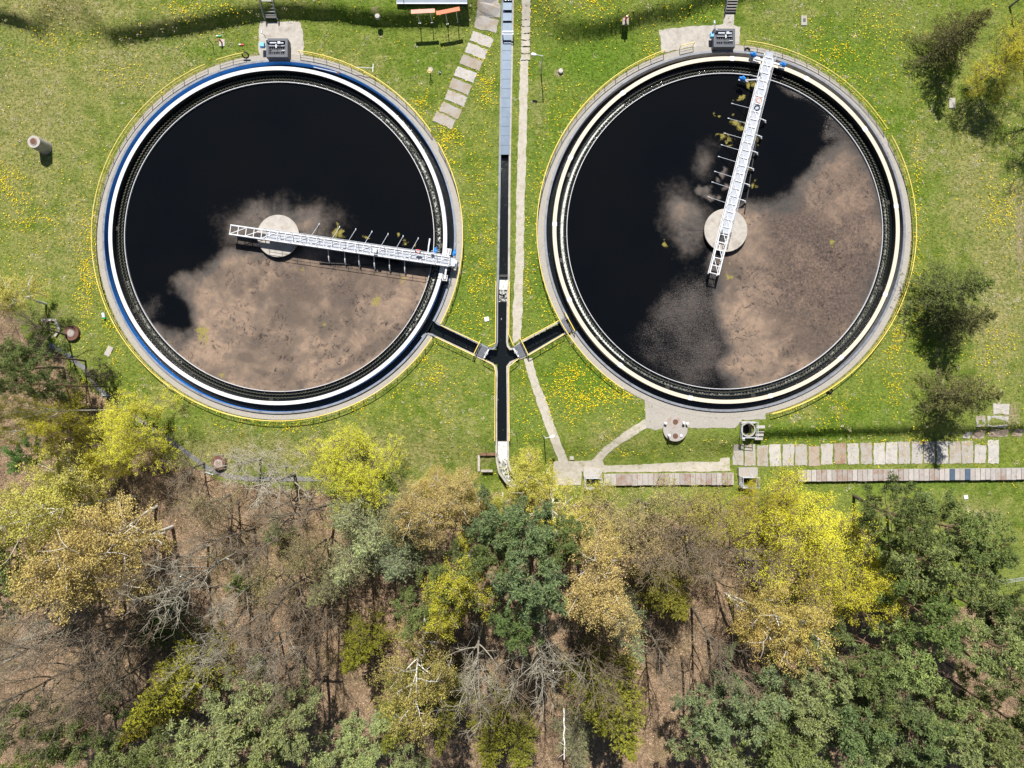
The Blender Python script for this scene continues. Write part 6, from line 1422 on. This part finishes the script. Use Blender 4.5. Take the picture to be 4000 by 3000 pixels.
 ('maple', 2168, 142, 7.5, 3.6, 'yellow tree with a dark slanting trunk at the top right'),
 ('thinlarch', 2098, 50, 11, 3.8, 'brownish thin tree at the top edge above the top right yellow tree', (0.15, 0.14, 0.04)),
 ('thinlarch', 2046, 85, 7, 1.8, 'small dark thin tree left of the top right yellow tree', (0.12, 0.13, 0.04), True),
 ('budding', 2212, 145, 21, 3.9, 'tree beyond the right edge casting a long branching shadow', (0.12, 0.13, 0.05), True),
 ('bare', 2180, 15, 9, 2.6, 'bare tree at the top right corner', None, True),
]
for q in exec_trees: tree(*q)
# leaning trunks, dead stems
def stem(x0, y0, x1, y1, z0, z1, r, mat, label, name='leaning_trunk'):
    a = G(x0 * 4000 / 2212, y0 * 4000 / 2212, z0); b = G(x1 * 4000 / 2212, y1 * 4000 / 2212, z1); rng = np.random.default_rng(int(x0)); e = empty(name, a, label, 'trunk', 'leaning and dead trunks')
    l = np.array([a.lerp(b, i / 7) - a for i in range(8)]) + rng.normal(size=(8, 3)) * 0.05; W = [tube_np(l, np.linspace(r, r * 0.5, 8), 8)]; o = link_mesh('stem', np_mesh('stem', *cat(W), smooth=True), M[mat], e)
    q, d = along(l, rng.uniform(0.3, 1, 7)); s = twigs_np(q, q + nrm(d + rng.normal(size=(7, 3))) * rng.uniform(0.4, 1.2, (7, 1)), 0.04, 0.015); link_mesh('branch', np_mesh('branch', *s), M[mat], e)
stem(690, 1468, 689, 1420, 0, 9, 0.22, 'bark', 'dead standing stem with a snapped top beside the lower left pine group', 'dead_trunk')
stem(716, 1600, 722, 1552, 0, 8, 0.20, 'bark', 'dead standing stem at the bottom edge right of the lower left pine group', 'dead_trunk')
stem(1950, 1565, 2050, 1630, 3, 9, 0.15, 'bark_pale', 'long pale leaning trunk among the lower right pines')
stem(1995, 1400, 2090, 1465, 1, 6, 0.16, 'bark_pine', 'brown leaning trunk below the tall blue green pine near the right edge')
stem(2130, 1370, 2200, 1400, 2, 7, 0.15, 'bark_pine', 'brown leaning trunk at the right edge')
stem(1218, 1530, 1219, 1640, 4, 11, 0.13, 'bark_birch', 'thin white stem rising at the bottom edge left of the largest olive conifer')
stem(1570, 1285, 1690, 1405, 4, 13, 0.16, 'bark_birch', 'white leaning birch stem crossing the clearing')

# ------------------------------------------------------------------ countless small growth
def excl(px, py):
    """True where nothing grows (tanks, channels, paths)"""
    e = (np.hypot(px - LC[0], py - LC[1]) < 716) | (np.hypot(px - RC[0], py - RC[1]) < 731)
    e |= line_d(px, py, MAIN) < 28; e |= line_d(px, py, SIDE_L) < 34; e |= line_d(px, py, SIDE_R) < 34
    e |= line_d(px, py, [(2052, -20), (2048, 230), (2040, 600), (2018, 1200), (2018, 1340)]) < 17
    e |= line_d(px, py, [(2062, 1400), (2100, 1540), (2200, 1810)]) < 16; e |= line_d(px, py, [(2500, 1655), (2335, 1802)]) < 18
    for (a, b, c, d) in ((1005, 80, 1190, 225), (2570, 90, 2895, 205), (2160, 1785, 2990, 1905), (2520, 1590, 2985, 1715), (1030, -20, 1095, 85), (2825, -20, 2880, 60), (3040, 1835, 4000, 1885), (2535, 1620, 2740, 1730), (1000, 1866, 1290, 1886), (2860, 1620, 2990, 1740)): e |= (px > a) & (px < b) & (py > c - 0 if False else py > b) if False else (px > a) & (px < c) & (py > b) & (py < d)
    for i in range(len(sl) - 1):
        pass
    for q in sl: u = px - 1500 - q[0] / 1.5875; w = py - q[1] / 1.5875; c_, s_ = math.cos(math.radians(q[2])), math.sin(math.radians(q[2])); e |= (np.abs(u * c_ + w * s_) < 38) & (np.abs(-u * s_ + w * c_) < 17)
    e |= ((py > 1745) & (py < 1808) & (px > 2865) & (px < 3905)) & (np.abs(np.mod(px - 3002.0, 50.3) - 25) < 19)
    return e
def scatter(n, dens, seed, pad=0):
    rng = np.random.default_rng(seed); px = rng.uniform(-60, 4060, n); py = rng.uniform(-40, 3060, n); d = dens(px, py); k = (rng.uniform(0, 1, n) < d) & ~excl(px, py); px, py = px[k], py[k]
    x = (px - 2000) / S; y = (1500 - py) / S; return np.stack([x, y, hz(x, y)], -1), px, py, rng
def m_tint(name, c0, c1, c2, trans=0.2, rough=0.8):
    t = NT(name); ti = t.attr('tint'); k = t.mix(t.rng(ti, 0, 0.5), c0, c1); k = t.mix(t.rng(ti, 0.5, 1), k, c2); t.col(k); t.set(Roughness=rough); t.b.inputs['Specular IOR Level'].default_value = 0.1
    tr = t.new('BsdfTranslucent'); t.link(k, tr.inputs['Color']); mx = t.new('MixShader'); mx.inputs[0].default_value = trans; t.link(t.b.outputs[0], mx.inputs[1]); t.link(tr.outputs[0], mx.inputs[2]); t.link(mx.outputs[0], t.out.inputs['Surface']); return t.m
def stuff(name, V, F, tint, mat, label, cat_): o = link_mesh(name, np_mesh(name, V, F, {'tint': tint}), mat); return tag(o, label, cat_, kind='stuff')
# green tufts
fm = lambda px, py: 1 - forest_mask(px, py)
p, px, py, rng = scatter(150000, lambda a, b: fm(a, b) * (0.35 + 0.65 * np.maximum(blobs(a, b, LUSH), vnoise(a / S, b / S, 3, 4))), 71)
k = 2; q = np.repeat(p, k, 0) + rng.normal(size=(len(p) * k, 3)) * np.array([0.07, 0.07, 0.0]); q[:, 2] += 0.06
ax = nrm(rng.normal(size=q.shape) * np.array([1, 1, 0.3]) + np.array([0, 0, 0.8])); lu = np.repeat(np.clip(blobs(px, py, LUSH) * 0.9 - 0.5 * blobs(px, py, DRY) + 0.1, 0, 1), k)
V, F, t = leaves_np(q, 0.20, 0.06, rng, axis=ax, tint=1 - lu, tsp=0.5); stuff('grass', V, F, t, m_tint('grass_blades', (0.055, 0.17, 0.006), (0.14, 0.24, 0.018), (0.36, 0.38, 0.13)), 'short green grass of the meadow', 'grass')
# pale dry tussocks
p, px, py, rng = scatter(17000, lambda a, b: fm(a, b) * (0.07 + 0.42 * blobs(a, b, DRY) + 0.30 * blobs(a, b, [(3500, 300, 450, 420, 1), (1400, 300, 350, 180, 0.8), (3650, 900, 250, 500, 0.8), (1150, 1740, 400, 80, 1.2), (3250, 1650, 250, 60, .8)])) * (0.3 + 1.2 * sstep(0.45, 0.7, vnoise(a / S, b / S, 2.6, 14))), 72)
k = 20; sz = rng.uniform(0.10, 0.26, len(p)); q = np.repeat(p, k, 0) + rng.normal(size=(len(p) * k, 3)) * np.array([1, 1, 0.0]) * np.repeat(sz, k)[:, None]; q[:, 2] += 0.05
V, F, t = leaves_np(q, 0.22, 0.05, rng, axis=nrm(rng.normal(size=q.shape) * np.array([1, 1, 0.2])), tint=np.repeat(rng.uniform(0, 1, len(p)), k), tsp=0.5); stuff('dry_grass', V, F, t, m_tint('dry_grass_blades', (0.40, 0.36, 0.17), (0.58, 0.53, 0.34), (0.74, 0.69, 0.55)), 'pale tussocks of last year\'s dry grass', 'grass')
# dandelions
p, px, py, rng = scatter(620000, lambda a, b: fm(a, b) * np.clip(0.010 + 0.62 * blobs(a, b, DAND) ** 1.2 * (0.30 + 1.2 * sstep(0.45, 0.72, fbm(a / S, b / S, 2.2, 24, 3))), 0, 1), 73)
p[:, 2] += rng.uniform(0.05, 0.14, len(p)); a = np.arange(4) * np.pi / 2; r = rng.uniform(0.035, 0.09, len(p)); tl = rng.normal(size=(len(p), 2)) * 0.25
V = p[:, None] + np.stack([np.cos(a), np.sin(a), 0 * a], -1)[None] * r[:, None, None]; V[:, :, 2] += (np.cos(a)[None] * tl[:, :1] + np.sin(a)[None] * tl[:, 1:]) * r[:, None]
stuff('dandelions', V.reshape(-1, 3), np.arange(len(p) * 4).reshape(-1, 4), np.repeat(rng.uniform(0, 1, len(p)), 4), m_tint('dandelion_yellow', (0.66, 0.44, 0.008), (0.76, 0.58, 0.012), (0.80, 0.70, 0.06), 0.1), 'yellow dandelions flowering in the meadow', 'flowers')
# weeds in the slab joints and along the walkways
# dead leaves and brushwood on the forest floor
p, px, py, rng = scatter(150000, lambda a, b: forest_mask(a, b) * 0.62, 74); p[:, 2] += rng.uniform(0.02, 0.12, len(p))
V, F, t = leaves_np(p, 0.20, 0.13, rng, up=0.6, tint=vnoise(p[:, 0], p[:, 1], 1.5, 6), tsp=0.7); stuff('dead_leaves', V, F, t, m_tint('dead_leaf', (0.21, 0.13, 0.08), (0.45, 0.31, 0.20), (0.68, 0.52, 0.37), 0.1), 'fallen brown leaves on the forest floor', 'leaves')
p, px, py, rng = scatter(13000, lambda a, b: forest_mask(a, b) * (0.25 + 0.75 * vnoise(a / S, b / S, 4.0, 41)), 75); n = len(p)
hgt = rng.uniform(0.8, 3.2, n); top = p + np.stack([rng.normal(size=n) * 0.35 * hgt, rng.normal(size=n) * 0.35 * hgt, hgt], -1); parts = [twigs_np(p, top, 0.025, 0.010)]
k = 8; f = rng.uniform(0.25, 1, (n, k, 1)); s = p[:, None] * (1 - f) + top[:, None] * f; e = s + nrm(rng.normal(size=(n, k, 3)) + np.array([0, 0, 0.5])) * (hgt[:, None, None] * rng.uniform(0.15, 0.45, (n, k, 1))); parts.append(twigs_np(s.reshape(-1, 3), e.reshape(-1, 3), 0.013, 0.007))
V, F = cat(parts); stuff('undergrowth', V, F, np.repeat(rng.uniform(0, 1, len(F)), 1)[:0] if False else rng.uniform(0, 1, len(V)), m_tint('brushwood', (0.09, 0.068, 0.045), (0.23, 0.18, 0.12), (0.42, 0.36, 0.26), 0.0), 'bare brushwood and saplings covering the forest floor', 'undergrowth')
p, px, py, rng = scatter(9000, lambda a, b: forest_mask(a, b) * np.clip(0.16 + blobs(a, b, [(200, 1400, 250, 160, .7), (1300, 1950, 900, 90, .8), (2600, 2050, 600, 130, .9), (700, 1780, 200, 80, .3), (3300, 2250, 250, 100, .6), (1000, 2150, 250, 200, .35), (600, 2350, 200, 100, .4), (3800, 2450, 300, 150, .6)]), 0, 1), 76)
k = 26; q = np.repeat(p, k, 0) + rng.normal(size=(len(p) * k, 3)) * np.array([0.38, 0.38, 0.25]); q[:, 2] += 0.55
V, F, t = leaves_np(q, 0.13, 0.075, rng, tint=np.repeat(rng.uniform(0, 1, len(p)), k), tsp=0.4); stuff('young_leaves', V, F, t, m_tint('young_leaf', (0.16, 0.18, 0.03), (0.30, 0.31, 0.08), (0.46, 0.45, 0.14)), 'young green leaves of low plants along the edge of the wood', 'undergrowth')
